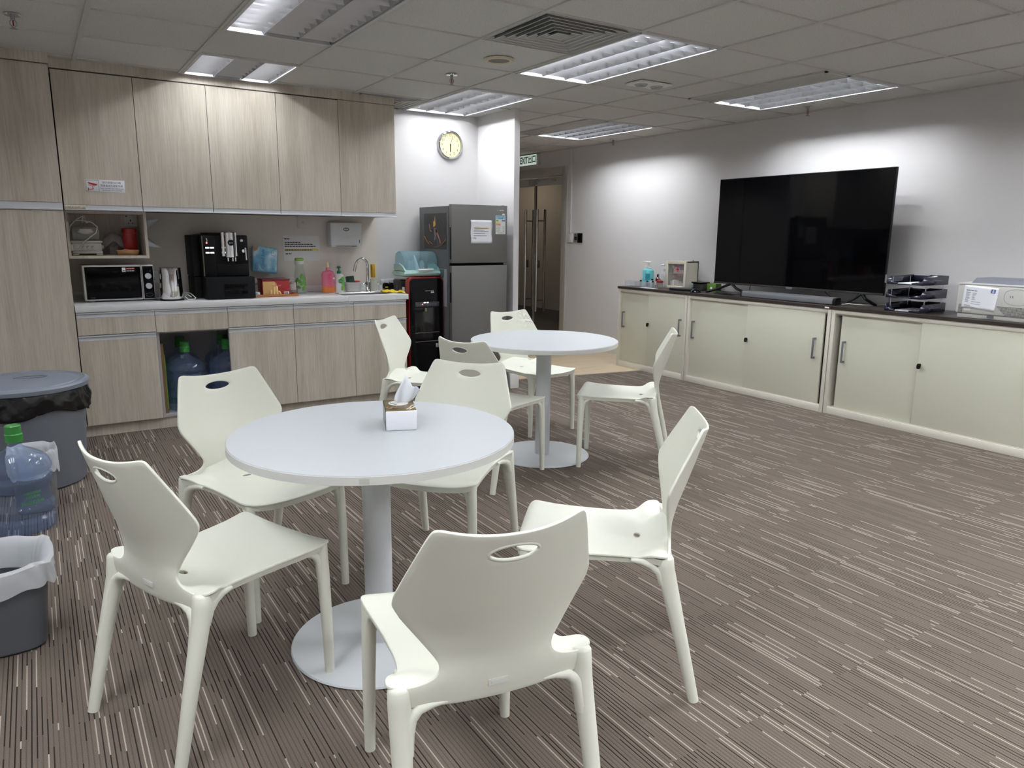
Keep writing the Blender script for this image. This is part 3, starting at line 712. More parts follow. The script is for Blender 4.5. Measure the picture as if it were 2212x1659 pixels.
mb = MB(); mb.lathe([(0, Hh + .0022), (.036, Hh + .0020), (.037, Hh + .0014)], 30, c=(-.002, .020, 0), sx=.9); fl = mb.build('opening_flap', mat('flap_film', srgb(214, 212, 208), .4), t)
mb = MB()
for k, a in enumerate([-.9, -.6, -.3, 0, .3]):
    mb.box(-.0045, .0045, -.0014, .0014, Hh + .0022, Hh + .0028, M=Matrix.Translation((-.028 + .004 * k, .018 - .006 * k, 0)) @ Matrix.Rotation(a, 4, 'Z'))
mb.build('flap_print', M_ink, fl)
rows = []
for i in range(15):
    q = i / 14; r = []; hw = .014 + .022 * math.sin(min(1, q * 1.5) * PI / 2) - .004 * q
    for k in range(11):
        u = (k - 5) / 5; cx_, cz_ = -.004 + .052 * q, Hh + .002 + .062 * q
        x = cx_ + u * hw * .78; z = cz_ - u * hw * .60 + .006 * math.sin(4 * u + 6 * q) * q
        if i == 14: z += .008 * (u < -.2) - .004 * (u > .6)
        y = .020 + .012 * math.sin(3.2 * u + 4 * q) * (.3 + q) - .018 * q + .010 * u * u
        r.append((x, y, max(z, Hh + .0015)))
    rows.append(r)
mb = MB(); mb.grid(rows); mb.build('pulled_tissue', mat('tissue', srgb(226, 230, 236), .9), t, solid=.0012)
# ---------------------------------------------------------------- things on and about the kitchenette
ZT = .882
M_cable = mat('white_cable', srgb(214, 212, 204), .5); M_bcable = mat('black_cable', srgb(20, 20, 21), .5)
def plate_text(mb, rows, x, y, M=None):
    for (t, size, z, sx) in rows: mb.text(t, size, (x, y, z), sx, M=M)
# camera warning sign
t = thing('warning_sign', 'white sign with a red camera picture on the first wall cupboard door', 'sign', (.440, 5.6138, 1.650))
MB().box(-.114, .114, -.0015, 0, -.038, .038, .0006).build('board', M_paper, t)
mb = MB()
for (a, b, c, d) in ((-.110, -.036, .033, .0345), (-.110, -.036, -.0345, -.033), (-.110, -.1085, -.034, .034), (-.0375, -.036, -.034, .034)): mb.box(a, b, -.0021, -.0014, c, d)
mb.build('picture_border', M_ink, t)
mb = MB(); MX = Matrix(((1, 0, 0, 0), (0, 0, 1, 0), (0, 1, 0, 0), (0, 0, 0, 1)))
mb.prism([(-.100, .022), (-.044, .010), (-.047, .004), (-.055, .000), (-.092, .010)], -.0024, -.0014, MX)
mb.prism([(-.098, .008), (-.060, -.001), (-.062, -.004), (-.094, .003)], -.0024, -.0014, MX)
mb.prism([(-.076, -.004), (-.069, -.005), (-.072, -.018), (-.084, -.021), (-.084, -.026), (-.066, -.022)], -.0024, -.0014, MX)
mb.prism([(-.101, -.014), (-.096, -.014), (-.096, -.021), (-.084, -.021), (-.084, -.026), (-.096, -.026), (-.096, -.031), (-.101, -.031)], -.0024, -.0014, MX)
mb.build('camera_picture', mat('sign_red', srgb(168, 36, 48), .6), t)
mb = MB(); plate_text(mb, [('現已安裝24小時', .0165, .021, .95), ('閉路電視及錄影系統', .0165, .001, .88), ('THIS CENTRE HAS INSTALLED', .0105, -.016, .98), ('24 HOURS CCTV SYSTEM', .0105, -.028, .98)], .038, -.0016); mb.build('lettering', M_ink, t)
t = thing('handle_label', 'peeling paper label with handwriting on the first cupboard finger pull', 'label', (.250, 5.607, 1.511))
rows = [[(x, -.001 - (.016 * max(0, (x - .045) / .02) ** 2), z) for x in [-.055 + .012 * i for i in range(11)]] for z in (-.013, .013)]
MB().grid(rows).build('paper', mat('label_paper', srgb(206, 199, 184), .7), t, solid=.0006)
mb = MB()
for x, s in ((-.03, 1), (-.022, -1), (-.008, 0), (.012, 1), (.022, -1), (.030, 1)): mb.tube([(x - .004, -.0022, .004 * s), (x, -.0022, -.004), (x + .004, -.0022, .005)], .0008, 5)
mb.build('handwriting', M_ink, t)

# inside the open shelf box
t = thing('bottle_steriliser', 'white bottle steriliser with clear hood inside the open shelf box', 'steriliser', (.312, 5.90, 1.198))
w_ = mat('appliance_white', srgb(196, 194, 190), .4)
mb = MB(); mb.box(-.092, .092, -.085, .085, .010, .030, .008, 3); mb.prism([(-.088, -.082), (.088, -.082), (.088, .082), (-.088, .082)], .028, .085, bev=.012); mb.box(-.094, .094, -.088, .088, .083, .098, .006, 3)
for sx in (-1, 1): mb.box(sx * .07 - .02, sx * .07 + .02, -.090, -.05, .001, .012, .004)
mb.build('base', w_, t)
MB().prism([(-.080, -.075), (.080, -.075), (.080, .075), (-.080, .075)], .099, .190, bev=.02).build('hood', clear('clear_hood', (.86, .87, .86), .22, .08), t)
MB().lathe([(0, .192), (.040, .190), (.050, .170), (.030, .158), (0, .156)], 24, c=(.0, -.066, -.015), sy=.35).build('handle', w_, t)
MB().cyl((.092, -.02, .055), .012, .012, 20, 'x', .003).build('knob', M_white, t)
mb = MB()
for k, x in enumerate((-.028, 0, .028)): mb.tube([(x - .006, -.0835, .060), (x + .002, -.0835, .054), (x - .004, -.0835, .050)], .0015, 5); mb.tube([(x + .004, -.0835, .064), (x + .008, -.0835, .056)], .0015, 5); mb.box(x - .008, x + .008, -.0835, -.083, .040, .0415)
mb.build('icons', M_dgrey, t)
mb = MB(); mb.tube([(-.085, -.095, .035), (-.098, -.10, .08), (-.102, -.09, .14), (-.085, -.06, .20), (-.045, -.03, .238), (-.005, -.02, .262), (.012, -.02, .225), (.022, -.03, .215)], .0038, 8)
mb.tube([(-.085, -.06, .195), (-.06, -.04, .228), (-.02, -.05, .232), (.04, -.07, .222), (.072, -.092, .19), (.06, -.105, .15), (.02, -.105, .12), (-.02, -.105, .085), (-.045, -.106, .05), (-.075, -.106, .032)], .0038, 8)
mb.tube([(-.012, -.03, .215), (-.006, -.02, .258), (.0, -.02, .262), (.012, -.03, .215)], .0035, 8)
mb.box(-.100, -.082, -.112, -.092, .030, .075, .004)
mb.build('power_cord', M_cable, t)
t = thing('storage_tin', 'red lidded tin inside the open shelf box below the socket', 'tin', (.584, 5.90, 1.1982))
MB().lathe([(0, 0), (.045, 0), (.047, .003), (.047, .150), (0, .151)], 40).build('body', M_red, t); MB().lathe([(.0485, .152), (.049, .155), (.049, .180), (.046, .184), (0, .185)], 40).build('lid', M_red, t)
t = thing('cardboard_tray', 'brown cardboard tray with slanted sides in front of the red tin', 'tray', (.553, 5.80, 1.1985))
mb = MB(); c_ = mat('cardboard', srgb(164, 124, 82), .8)
mb.mesh([(-.058, -.035, 0), (.058, -.035, 0), (.068, -.044, .036), (.01, -.044, .038), (-.02, -.044, .043), (-.04, -.044, .036), (-.068, -.044, .036)], [range(7)]).mesh([(-.058, .028, 0), (.058, .028, 0), (.068, .036, .034), (-.068, .036, .034)], [(0, 1, 2, 3)]).mesh([(-.058, -.035, 0), (-.058, .028, 0), (-.068, .036, .034), (-.068, -.044, .036)], [(0, 1, 2, 3)]).mesh([(.058, -.035, 0), (.058, .028, 0), (.068, .036, .034), (.068, -.044, .036)], [(0, 1, 2, 3)]).box(-.058, .058, -.035, .028, 0, .002)
mb.build('tray', c_, t, solid=.002)
t = thing('drinking_glass', 'small glass with a grey cloth drooping over its rim, left of the tin', 'glass', (.478, 5.90, 1.1982)); t['label'] = 'small glass under a drooping grey cloth inside the open shelf box'
MB().lathe([(0, .002), (.026, .002), (.026, 0), (.028, .004), (.031, .085), (.029, .085), (.026, .006), (0, .005)], 28).build('tumbler', clear('clear_glass', (.93, .94, .94), .06, .03), t)
mb = MB(); rows = []
for i in range(8):
    r = []
    for k in range(24):
        a = 2 * PI * k / 24; d = .004 + .062 * (i / 7); fl = math.sin(3 * a) * .022 * (i / 7)
        r.append((math.cos(a) * d * (1 + .25 * math.sin(2 * a + 1)), math.sin(a) * d * .8, .150 - .078 * (i / 7) ** 1.4 + fl))
    rows.append(r)
mb.grid(rows, closed=True); o = mb.build('dish_cloth', mat('grey_cloth', srgb(120, 116, 112), .95), None, loc=(.478, 5.90, 1.198), solid=.002)
tag(o, 'grey cloth draped over the small glass in the open shelf box', 'cloth')
def socket13(t, x, y, z, sw=True):
    mb = MB(); mb.box(x - .043, x + .043, y - .008, y, z - .043, z + .043, .002); p = mb.build('faceplate', M_white, t)
    mb = MB(); mb.box(x - .003, x + .003, y - .0088, y - .0075, z - .006, z + .008)
    for s in (-1, 1): mb.box(x + s * .013 - .004, x + s * .013 + .004, y - .0088, y - .0075, z - .022, z - .017)
    mb.build('pin_holes', M_dark, p)
    if sw: MB().box(x + .018, x + .032, y - .011, y - .006, z + .008, z + .030, .002).build('rocker', M_white, t)
    mb = MB(); mb.cyl((x - .025, y - .0088, z + .030), .005, .002, 12, 'y'); mb.build('indicator', M_dark, p)
t = thing('wall_socket', 'white switched socket inside the open shelf box above the red tin', 'socket', (.612, 6.044, 1.437)); socket13(t, 0, 0, 0)
# papers pinned to the outer side of the shelf box
t = thing('pinned_papers', 'curled sheets of paper pinned to the side of the open shelf box', 'papers', (.677, 5.86, 1.35))
for q, (dx, dy, zz) in enumerate(((.0, 0, 0), (.010, .02, -.006))):
    rows = []
    for i in range(9):
        s = (i - 4) / 4; rows.append([(.004 + dx + (.012 + .050 * k / 5) * (abs(s) ** 1.6) * (k / 5) * 1.6 + .002 * k / 5, dy - .03 + .10 * k / 5, zz + s * (.085 + .012 * k / 5)) for k in range(6)])
    MB().grid(rows).build('sheet', M_paper, t, solid=.0006)

# microwave
t = thing('microwave', 'white microwave with a black door and two round dials', 'microwave', (.4835, 5.78, ZT + .0005))
mw = mat('microwave_white', srgb(236, 236, 234), .4)
MB().box(-.2175, .2175, .012, .285, .010, .248, .006).box(-.19, -.16, .03, .06, 0, .012).box(.16, .19, .03, .06, 0, .012).box(-.19, -.16, .23, .26, 0, .012).box(.16, .19, .23, .26, 0, .012).build('case', mw, t)
d = MB().box(-.2175, .1385, -.012, .011, .008, .250, .007, 3).build('door', mw, t)
dg = MB().prism([(-.206, .020), (.132, .020), (.132, .238), (-.206, .238)], .0122, .014, M=Matrix(((1, 0, 0, 0), (0, 0, -1, 0), (0, 1, 0, 0), (0, 0, 0, 1))), bev=.012).build('door_glass', M_gloss, d)
mb = MB(); mb.use(M_paper); mb.box(.020, .042, -.0152, -.0142, .202, .232); mb.use(M_red); mb.box(.042, .100, -.0152, -.0142, .217, .232); mb.use(M_paper); lines(mb, .046, .098, [.209], -.0145, .005); mb.use(M_ink); mb.box(.027, .036, -.0156, -.015, .207, .214); mb.use(M_paper); lines(mb, .048, .096, [.2245], -.0153, .004)
mb.build('sticker', M_paper, d)
mb = MB(); mb.text('TOSHIBA', .008, (-.172, -.0142, .030)); mb.build('maker_mark', M_grey, d)
MB().box(.1415, .2175, -.012, .011, .008, .250, .007, 3).build('control_panel', mw, t)
cp = MB().prism([(.147, .016), (.212, .016), (.212, .240), (.147, .240)], .0122, .0138, M=Matrix(((1, 0, 0, 0), (0, 0, -1, 0), (0, 1, 0, 0), (0, 0, 0, 1))), bev=.010).build('panel_face', M_gloss, t)
for z in (.172, .103): MB().cyl((.1795, -.0138, z), .020, -.020, 32, 'y').build('dial', mat('dial_silver', srgb(200, 202, 206), .3), t)
mb = MB(); q = [(.157, .030), (.203, .030), (.203, .052), (.157, .052)]; mb.tube([(x, -.0145, z) for x, z in smooth_poly(q, 2)], .0009, 6, closed=True); mb.build('door_button', M_grey, t)
tag(MB().tube([(.70, 6.06, .99), (.712, 6.00, 1.0), (.715, 5.96, .985), (.712, 5.94, .95), (.70, 5.93, .92), (.722, 5.94, .905), (.71, 5.9, .888), (.69, 5.85, .887), (.70, 5.76, .887), (.708, 5.70, .887)], .004, 8).box(.694, .722, 5.98, 6.058, .985, 1.035, .006).build('cable', M_bcable), 'black plug and cord hanging behind the kettle', 'cable')
t = thing('wall_socket', 'white wall socket half hidden between the microwave and the kettle', 'socket', (.725, YK - .012, 1.03)); socket13(t, 0, 0, 0)
# kettle
t = thing('kettle', 'polished steel electric kettle on a black base', 'kettle', (.800, 5.72, ZT + .0005))
MB().lathe([(0, 0), (.078, 0), (.080, .004), (.078, .010), (0, .010)], 40).build('base', M_black, t)
MB().lathe([(0, .012), (.076, .012), (.0775, .022), (.070, .215), (.068, .224), (0, .226)], 48).build('body', M_chrome, t)
MB().lathe([(.073, .224), (.0735, .228), (.060, .234), (0, .236)], 40).build('lid', M_steel, t)
MB().tube([(.0, .068, .205), (0, .115, .205), (0, .125, .17), (0, .115, .07), (0, .076, .05)], .012, 12).build('handle', M_black, t)
tag(MB().tube([(.87, 5.80, .888), (.90, 5.78, .93), (.93, 5.75, .925), (.955, 5.70, .895), (.94, 5.66, .887), (.90, 5.66, .887), (.885, 5.70, .905), (.905, 5.74, .92), (.93, 5.72, .90)], .0038, 8).build('cable', M_cable), 'white cable coiled between the kettle and coffee machine', 'cable')
# coffee machine
t = thing('coffee_machine', 'tall black coffee machine with a chrome spout column', 'coffee machine', (1.185, 5.68, ZT + .0005))
X0_, X1_ = -.165, .155
mb = MB(); mb.box(X0_, X1_, .03, .36, .006, .458, .006).box(-.11, .02, .05, .34, .455, .475, .004).box(X0_ - .055, X0_ - .002, .10, .36, .16, .455, .006).box(X0_ - .052, X0_ - .002, .10, .36, .006, .158, .006)
mb.build('body', M_matte, t)
MB().box(X0_, -.075, .016, .031, .162, .452, .003).box(-.075, .055, .022, .031, .162, .452).box(.055, X1_, .016, .031, .250, .452, .003).build('front_panel', M_black, t)
MB().box(-.07, X1_, .018, .0215, .165, .250, .002).build('cup_backplate', M_black, t)
MB().box(X0_ + .0, X1_ + .018, -.065, .030, .004, .160, .005).build('drip_drawer', M_matte, t)
MB().box(-.045, .120, -.067, -.064, .016, .110, .001).build('drawer_window', M_gloss, t)
pts = [(-.048, 0), (-.044, -.030), (-.034, -.036), (-.026, -.048), (.026, -.048), (.034, -.036), (.044, -.030), (.048, 0)]
mb = MB()
for sx, r in ((-.040, .016), (-.021, .022), (.021, .022), (.040, .016)): mb.cyl((.020 + sx, -.018 + abs(sx) * .5, .305), r, .175, 20, 'z', .003)
mb.cyl((.020, -.022, .297), .040, .183, 28, 'z', .004); mb.box(-.028, .068, -.02, .025, .31, .478)
sp = mb.build('spout_column', M_chrome, t)
mb = MB()
for sx in (-.022, .010, .030): mb.cyl((.022 + sx, -.036, .272), .006, .03, 14)
mb.build('nozzle', M_chrome, sp)
mb = MB(); mb.cyl((.020, -.066, .405), .022, .008, 30, 'y', .002); bg = mb.build('badge', M_black, sp)
mb = MB(); mb.text('jura', .017, (.020, -.0665, .405)); mb.build('badge_lettering', M_alu, bg)
mb = MB()
for x in (-.128, -.096):
    for z in (.368, .332): mb.box(x - .013, x + .013, .0135, .0165, z - .005, z + .005, .001)
mb.build('button', mat('lit_key', (.9, .92, .95), .4, emit=(.9, .95, 1), estr=1.6), t)
MB().cyl((-.130, .0135, .402), .005, .004, 14, 'y').build('indicator', mat('red_led', (.9, .1, .1), .4, emit=(1, .12, .10), estr=4), t)
MB().tube([(-.132, .012, .435), (-.128, .010, .418), (-.131, .012, .408)], .004, 8).build('cup_icon', M_alu, t)
mb = MB(); mb.lathe([(.009, -.002), (.012, .001), (.010, .006), (0, .007)], 20, M=Matrix.Translation((.112, .0155, .420)) @ Matrix.Rotation(PI / 2, 4, 'X')); mb.build('rotary_knob', M_chrome, t)
mb = MB(); mb.tube([(.128, .015, .365), (.130, -.012, .362), (.132, -.016, .345), (.134, -.010, .28)], [.007, .007, .0065, .006], 12); mb.cyl((.118, .0155, .345), .012, -.02, 18, 'y'); mb.build('steam_wand', M_chrome, t)
MB().tube([(X0_ + .004, .016, .45), (X0_ + .006, .016, .165)], .004, 8).build('edge_trim', mat('bronze_trim', srgb(108, 100, 82), .4, .5), t)
# tissue pack leaning on the wall
Mt = Matrix.Translation((1.522, 5.965, 1.046)) @ Matrix.Rotation(math.radians(-7.5), 4, 'Y') @ Matrix.Rotation(math.radians(-10), 4, 'X')
t = thing('tissue_refill', 'blue and white tissue refill pack leaning on the splashback', 'tissues', (1.522, 5.98, 1.052)); t.rotation_euler = (math.radians(-12), math.radians(7), 0)
pm = bpy.data.materials.new('sky_print'); pm.use_nodes = True; nt = pm.node_tree; p = nt.nodes['Principled BSDF']; p.inputs['Roughness'].default_value = .3
tc = nt.nodes.new('ShaderNodeTexCoord'); n = nd(nt, 'ShaderNodeTexNoise', Scale=9.0, Detail=3.0, Distortion=.6); nt.links.new(tc.outputs['Object'], n.inputs['Vector'])
r = ramp(nt, [(.36, srgb(92, 158, 196)), (.5, srgb(138, 192, 216)), (.62, srgb(214, 226, 232))]); nt.links.new(n.outputs['Fac'], r.inputs[0]); nt.links.new(r.outputs[0], p.inputs['Base Color'])
MB().box(-.098, .098, -.022, .022, 0, .202, .012, 3).build('wrapper', pm, t)
mb = MB(); mb.text('Cloud Soft', .034, (-.018, -.0225, .100), 1.05, rot=PI / 2 - .02); mb.build('brand_lettering', mat('print_blue', srgb(36, 74, 150), .5), t)
mb = MB(); mb.text('柔韵', .030, (-.066, -.0225, .035), rot=PI / 2 - .02); mb.build('small_lettering', mat('print_blue', srgb(36, 74, 150), .5), t)
mb = MB(); q = [(.064 + .019 * math.cos(a) * (1 + .12 * math.sin(5 * a)), -.0226, .160 + .026 * math.sin(a) * (1 + .12 * math.sin(5 * a))) for a in [2 * PI * k / 30 for k in range(30)]]; mb.tube(q, .0012, 5, closed=True)
for z in (.150, .158, .166): mb.box(.058, .070, -.0229, -.0222, z, z + .003)
mb.build('cloud_mark', M_inkg, t)
mb = MB(); mb.prism([(-.088, .195), (-.055, .195), (-.062, .168), (-.088, .158)], -.0228, -.0222, MX); mb.build('corner_print', mat('print_tan', srgb(176, 130, 72), .5), t)
for i, z in enumerate((.095, .078, .061)): pass
mb = MB()
for z in (.094, .074, .054, .034): mb.tube([(.066 + .008 * math.cos(a), -.0226, z + .006 * math.sin(a)) for a in [2 * PI * k / 10 for k in range(10)]], .001, 5, closed=True)
mb.build('flower_print', mat('print_grey_blue', srgb(128, 158, 172), .5), t)
# round-lidded clip jars behind the biscuit box
for x, z, lb in ((1.432, .955, 'clip jar with a curved white lid handle beside the coffee machine'), (1.565, .96, 'clip jar with a curved white lid handle behind the biscuit box'), (1.705, .945, 'clip jar with a curved white lid handle beside the leaf patterned bottle')):
    t = thing('storage_jar', lb, 'jar', (x, 5.90, ZT), 0, 'jars behind the biscuit box')
    MB().lathe([(0, .001), (.045, .001), (.048, .006), (.048, .090), (.044, .096), (0, .097)], 32).build('body', clear('jar_plastic', (.78, .76, .72), .35, .08, (.55, .52, .48)), t)
    mb = MB(); mb.tube([(.050 * math.cos(a), 0, .078 + .050 * math.sin(a)) for a in [PI * k / 16 for k in range(-5, 22)]], .0065, 8, flat=.6); mb.build('handle', mat('jar_white', srgb(216, 216, 214), .4), t)
    MB().box(-.024, .024, -.050, -.047, .035, .082, .002).build('label', mat('jar_label', srgb(190, 176, 176), .6), t)
# tray, biscuit box
t = thing('serving_tray', 'shallow brown serving tray under the biscuit box', 'tray', (1.528, 5.755, ZT + .0005))
q = [(-.165, -.085), (.165, -.085), (.165, .095), (-.165, .095)]
mb = MB(); mb.prism(q, 0, .005, bev=.02); mb.tube([(x * 1.0, y, .012) for x, y in smooth_poly(q, 3)], .006, 8, closed=True); mb.build('tray', mat('tray_wood', srgb(150, 92, 52), .4), t)
t = thing('biscuit_box', 'red and tan biscuit box with egg roll picture on the tray', 'box', (1.535, 5.705, ZT + .0065))
mb = MB(); mb.box(-.102, .102, 0, .15, 0, .118, .002); mb.use(M_red); b_ = mb.build('carton', mat('carton_red', srgb(96, 18, 26), .4), t)
mb = MB(); mb.prism([(-.100, .004), (.030, .004), (-.012, .108), (-.100, .108)], -.0008, 0, MX); mb.build('tan_panel', mat('carton_tan', srgb(196, 158, 100), .45), t)
MB().box(-.105, .105, -.003, .153, .116, .128, .003).box(-.05, .05, .03, .12, .127, .130, .002).build('lid', mat('lid_red', srgb(92, 20, 27), .35), t)
mb = MB()
for x, h, a in ((-.042, .035, 0), (-.020, .062, .05), (.004, .066, -.06), (.030, .032, -.5)): mb.cyl((x, -.0055, .008), .010, h, 14, 'z', .003, M=Matrix.Translation((x, 0, .008)) @ Matrix.Rotation(a, 4, 'Y') @ Matrix.Translation((-x, 0, -.008)))
mb.build('egg_roll_picture', mat('egg_roll', srgb(218, 188, 128), .6), t)
mb = MB(); mb.use(M_paper); mb.box(.056, .096, -.0014, 0, .006, .030); mb.use(M_ink); [mb.box(.060 + .004 * i, .062 + .004 * i, -.002, -.001, .012, .026) for i in range(7)]; mb.build('barcode_label', M_paper, t)
mb = MB(); mb.tube([(-.01 + .012 * math.cos(a), -.0012, .088 + .012 * math.sin(a)) for a in [2 * PI * k / 20 for k in range(20)]], .0016, 6, closed=True); mb.build('crest_print', mat('egg_roll', srgb(218, 188, 128), .6), t)
mb = MB()
for k in range(16): mb.box(-.04 + .005 * k, -.037 + .005 * k, -.0012, 0, .074 + random.uniform(-.008, .008), .082)
mb.build('sparkle_print', mat('print_rose', srgb(196, 132, 130), .5), t)
t = thing('tea_sachet', 'small blue and white sachet at the end of the brown tray', 'sachet', (1.392, 5.690, ZT + .008))
MB().box(-.022, .022, -.004, .006, 0, .018, .003, M=Matrix.Rotation(.5, 4, 'Y')).build('sachet', mat('sachet_blue', srgb(120, 176, 226), .4), t); MB().lathe([(0, 0), (.026, .002), (.022, .03), (0, .034)], 14, c=(0, .03, 0)).build('crumpled_wrap', mat('sachet_cream', srgb(214, 204, 184), .6), t)
# patterned bottle
t = thing('water_flask', 'clear flask with green leaf pattern and a green cap', 'bottle', (1.778, 5.90, ZT + .0005))
MB().lathe([(0, .003), (.040, .003), (.044, 0), (.047, .010), (.046, .13), (.042, .175), (.035, .205), (.034, .235), (.032, .235), (.033, .2), (.043, .13), (.044, .012), (0, .008)], 40).build('body', clear('flask_plastic', (.92, .94, .92), .08, .04, (.8, .82, .8)), t)
MB().lathe([(0, .236), (.036, .236), (.037, .240), (.037, .262), (.034, .264), (0, .264)], 36).build('collar', mat('flask_collar', srgb(212, 216, 214), .4), t)
MB().lathe([(0, .2645), (.034, .2645), (.036, .268), (.035, .278), (.028, .284), (0, .285)], 36).build('cap', mat('cap_green', srgb(132, 180, 60), .35), t)
mb = MB()
for z, a, rot in ((.10, -1.9, .6), (.085, -1.5, -.7), (.12, -1.2, .2), (.055, -2.2, 1.3), (.045, -1.3, -.4), (.14, -1.6, -.2), (.075, -.9, .9), (.11, -2.4, -.5)):
    rr = []; R_ = .0475
    for i in range(7):
        s = i / 6; wd = .013 * math.sin(PI * s) ** .8; row = []
        for k in (-1, 0, 1):
            u, v = wd * k, .05 * (s - .5); uu = u * math.cos(rot) - v * math.sin(rot); vv = u * math.sin(rot) + v * math.cos(rot)
            aa = a + uu / R_; row.append((R_ * math.cos(aa), R_ * math.sin(aa), z + vv))
        rr.append(row)
    mb.grid(rr)
mb.build('leaf_print', mat('leaf_green', srgb(78, 132, 52), .6), t)
# bottles by the sink
t = thing('detergent_bottle', 'pink detergent bottle with orange liquid by the splashback', 'bottle', (2.016, 5.915, ZT + .0005))
pk = clear('pink_plastic', (.96, .50, .60), .55, .06, (.85, .30, .42))
mb = MB(); mb.lathe([(0, .001), (.052, .001), (.055, .006), (.055, .055)], 36, sy=.62); mb.build('liquid', clear('orange_liquid', (.95, .45, .20), .7, .06, (.85, .30, .08)), t)
MB().lathe([(.0555, .050), (.0555, .150), (.046, .172), (.018, .182), (.018, .205), (0, .206)], 36, sy=.62).build('body', pk, t)
MB().cyl((0, 0, .206), .0145, .024, 20).cyl((0, 0, .23), .009, .016, 14).build('pump', mat('pump_cream', srgb(214, 206, 160), .4), t)
mb = MB(); mb.text('SWIPE', .044, (.002, -.0352, .098), 1.0, rot=PI / 2 + .02, depth=.001); mb.build('lettering', mat('swipe_magenta', srgb(206, 40, 90), .5), t)
MB().box(.030, .042, -.033, -.031, .110, .124).build('hazard_label', M_paper, t)
t = thing('soap_bottle', 'white hand soap bottle with a dark green pump', 'bottle', (2.114, 5.93, ZT + .0005))
MB().lathe([(0, .001), (.036, .001), (.039, .006), (.040, .110), (.036, .140), (.018, .152), (0, .153)], 36, sy=.62).build('body', mat('soap_white', srgb(226, 228, 226), .35), t)
gp = mat('pump_green', srgb(22, 110, 70), .4)
pm_ = MB().cyl((0, 0, .153), .016, .022, 20).cyl((0, 0, .175), .006, .022, 12).build('pump', gp, t); MB().lathe([(0, .196), (.016, .197), (.018, .203), (.010, .212), (0, .213)], 20).tube([(0, 0, .203), (-.012, -.02, .203), (-.016, -.03, .196)], .005, 8).build('pump_head', gp, pm_)
mb = MB(); mb.prism(smooth_poly([(.002, .012), (.034, .012), (.034, .128), (.012, .128), (-.004, .100), (.012, .066)], 2), -.0252, -.0232, MX); lb_ = mb.build('label', mat('label_green', srgb(104, 170, 66), .45), t)
mb = MB(); mb.cyl((.002, -.0262, .092), .018, .0012, 28, 'y'); mb.build('round_emblem', mat('emblem_green', srgb(34, 120, 62), .45), t)
mb = MB(); mb.text('Dettol', .011, (.002, -.0264, .092)); mb.box(.004, .018, -.0266, -.025, .054, .059).box(.0085, .0135, -.0266, -.025, .049, .064); mb.build('emblem_lettering', M_paper, t)
t = thing('sponge_tub', 'round white tub holding sponges beside the tap', 'tub', (2.234, 5.935, ZT + .0005))
MB().lathe([(0, .001), (.058, .001), (.062, .004), (.072, .070), (.075, .072), (.075, .080), (.070, .080), (.060, .010), (0, .008)], 40).build('tub', mat('tub_white', srgb(204, 206, 204), .45), t)
tag(MB().box(-.034, .034, -.012, .012, -.028, .045, .004).build('scouring_pad', mat('scourer_green', srgb(26, 54, 40), .95, bump=.6, bscale=500), None, loc=(2.208, 5.925, ZT + .085)), 'dark green scouring pad standing in the white tub', 'scourer')
bpy.data.objects['scouring_pad'].rotation_euler = (-.12, -.06, 0)
tag(MB().lathe([(0, -.03), (.03, -.03), (.036, -.005), (.024, .008), (0, .010)], 24, sy=.7).build('sponge', mat('sponge_red', srgb(160, 52, 50), .95, bump=.5, bscale=400), None, loc=(2.270, 5.935, ZT + .083)), 'red sponge lying in the white tub', 'sponge')
t = thing('brush_cup', 'frosted plastic cup holding the bottle brush', 'cup', (2.425, 5.945, ZT + .0005))
MB().lathe([(0, .001), (.024, .001), (.026, .004), (.032, .100), (.030, .100), (.024, .006), (0, .005)], 32).build('cup', clear('frosted_plastic', (.86, .87, .82), .55, .25, (.75, .76, .68)), t)
t = thing('bottle_brush', 'yellow sponge bottle brush standing in the frosted cup', 'brush', (2.420, 5.945, ZT + .008))
MB().tube([(0, 0, 0), (-.003, 0, .10)], .003, 8).build('stem', mat('brush_stem', srgb(170, 150, 80), .5), t)
mb = MB()
for k in range(6): a = PI * k / 3; mb.box(.004, .021, -.006, .006, .105, .218, .004, M=Matrix.Rotation(a, 4, 'Z'))
mb.build('brush_head', mat('brush_yellow', srgb(196, 154, 52), .9), t)
t = thing('small_cup', 'little white cup on the worktop behind the yellow cloth', 'cup', (2.498, 5.985, ZT + .0005))
MB().lathe([(0, .001), (.018, .001), (.021, .045), (.019, .045), (.016, .006), (0, .005)], 24).build('cup', M_white, t)
rows = []
for i in range(12):
    s = i / 11; rows.append([(2.385 + .15 * s + .03 * (k / 7), 5.545 + .13 * (1 - s) + .11 * (k / 7), ZT + .004 + .011 * (1 + math.sin(5 * s * 2 + k * 1.1)) * (1 - .3 * s) * math.sin(PI * min(1, (k + .4) / 7.4)) + .008 * (math.sin(9 * k + 5 * i) > .4)) for k in range(8)])
tag(MB().grid(rows).build('dish_cloth', mat('cloth_yellow', srgb(206, 178, 44), .95), None, solid=.002), 'crumpled yellow cloth on the worktop end by the water dispenser', 'cloth')
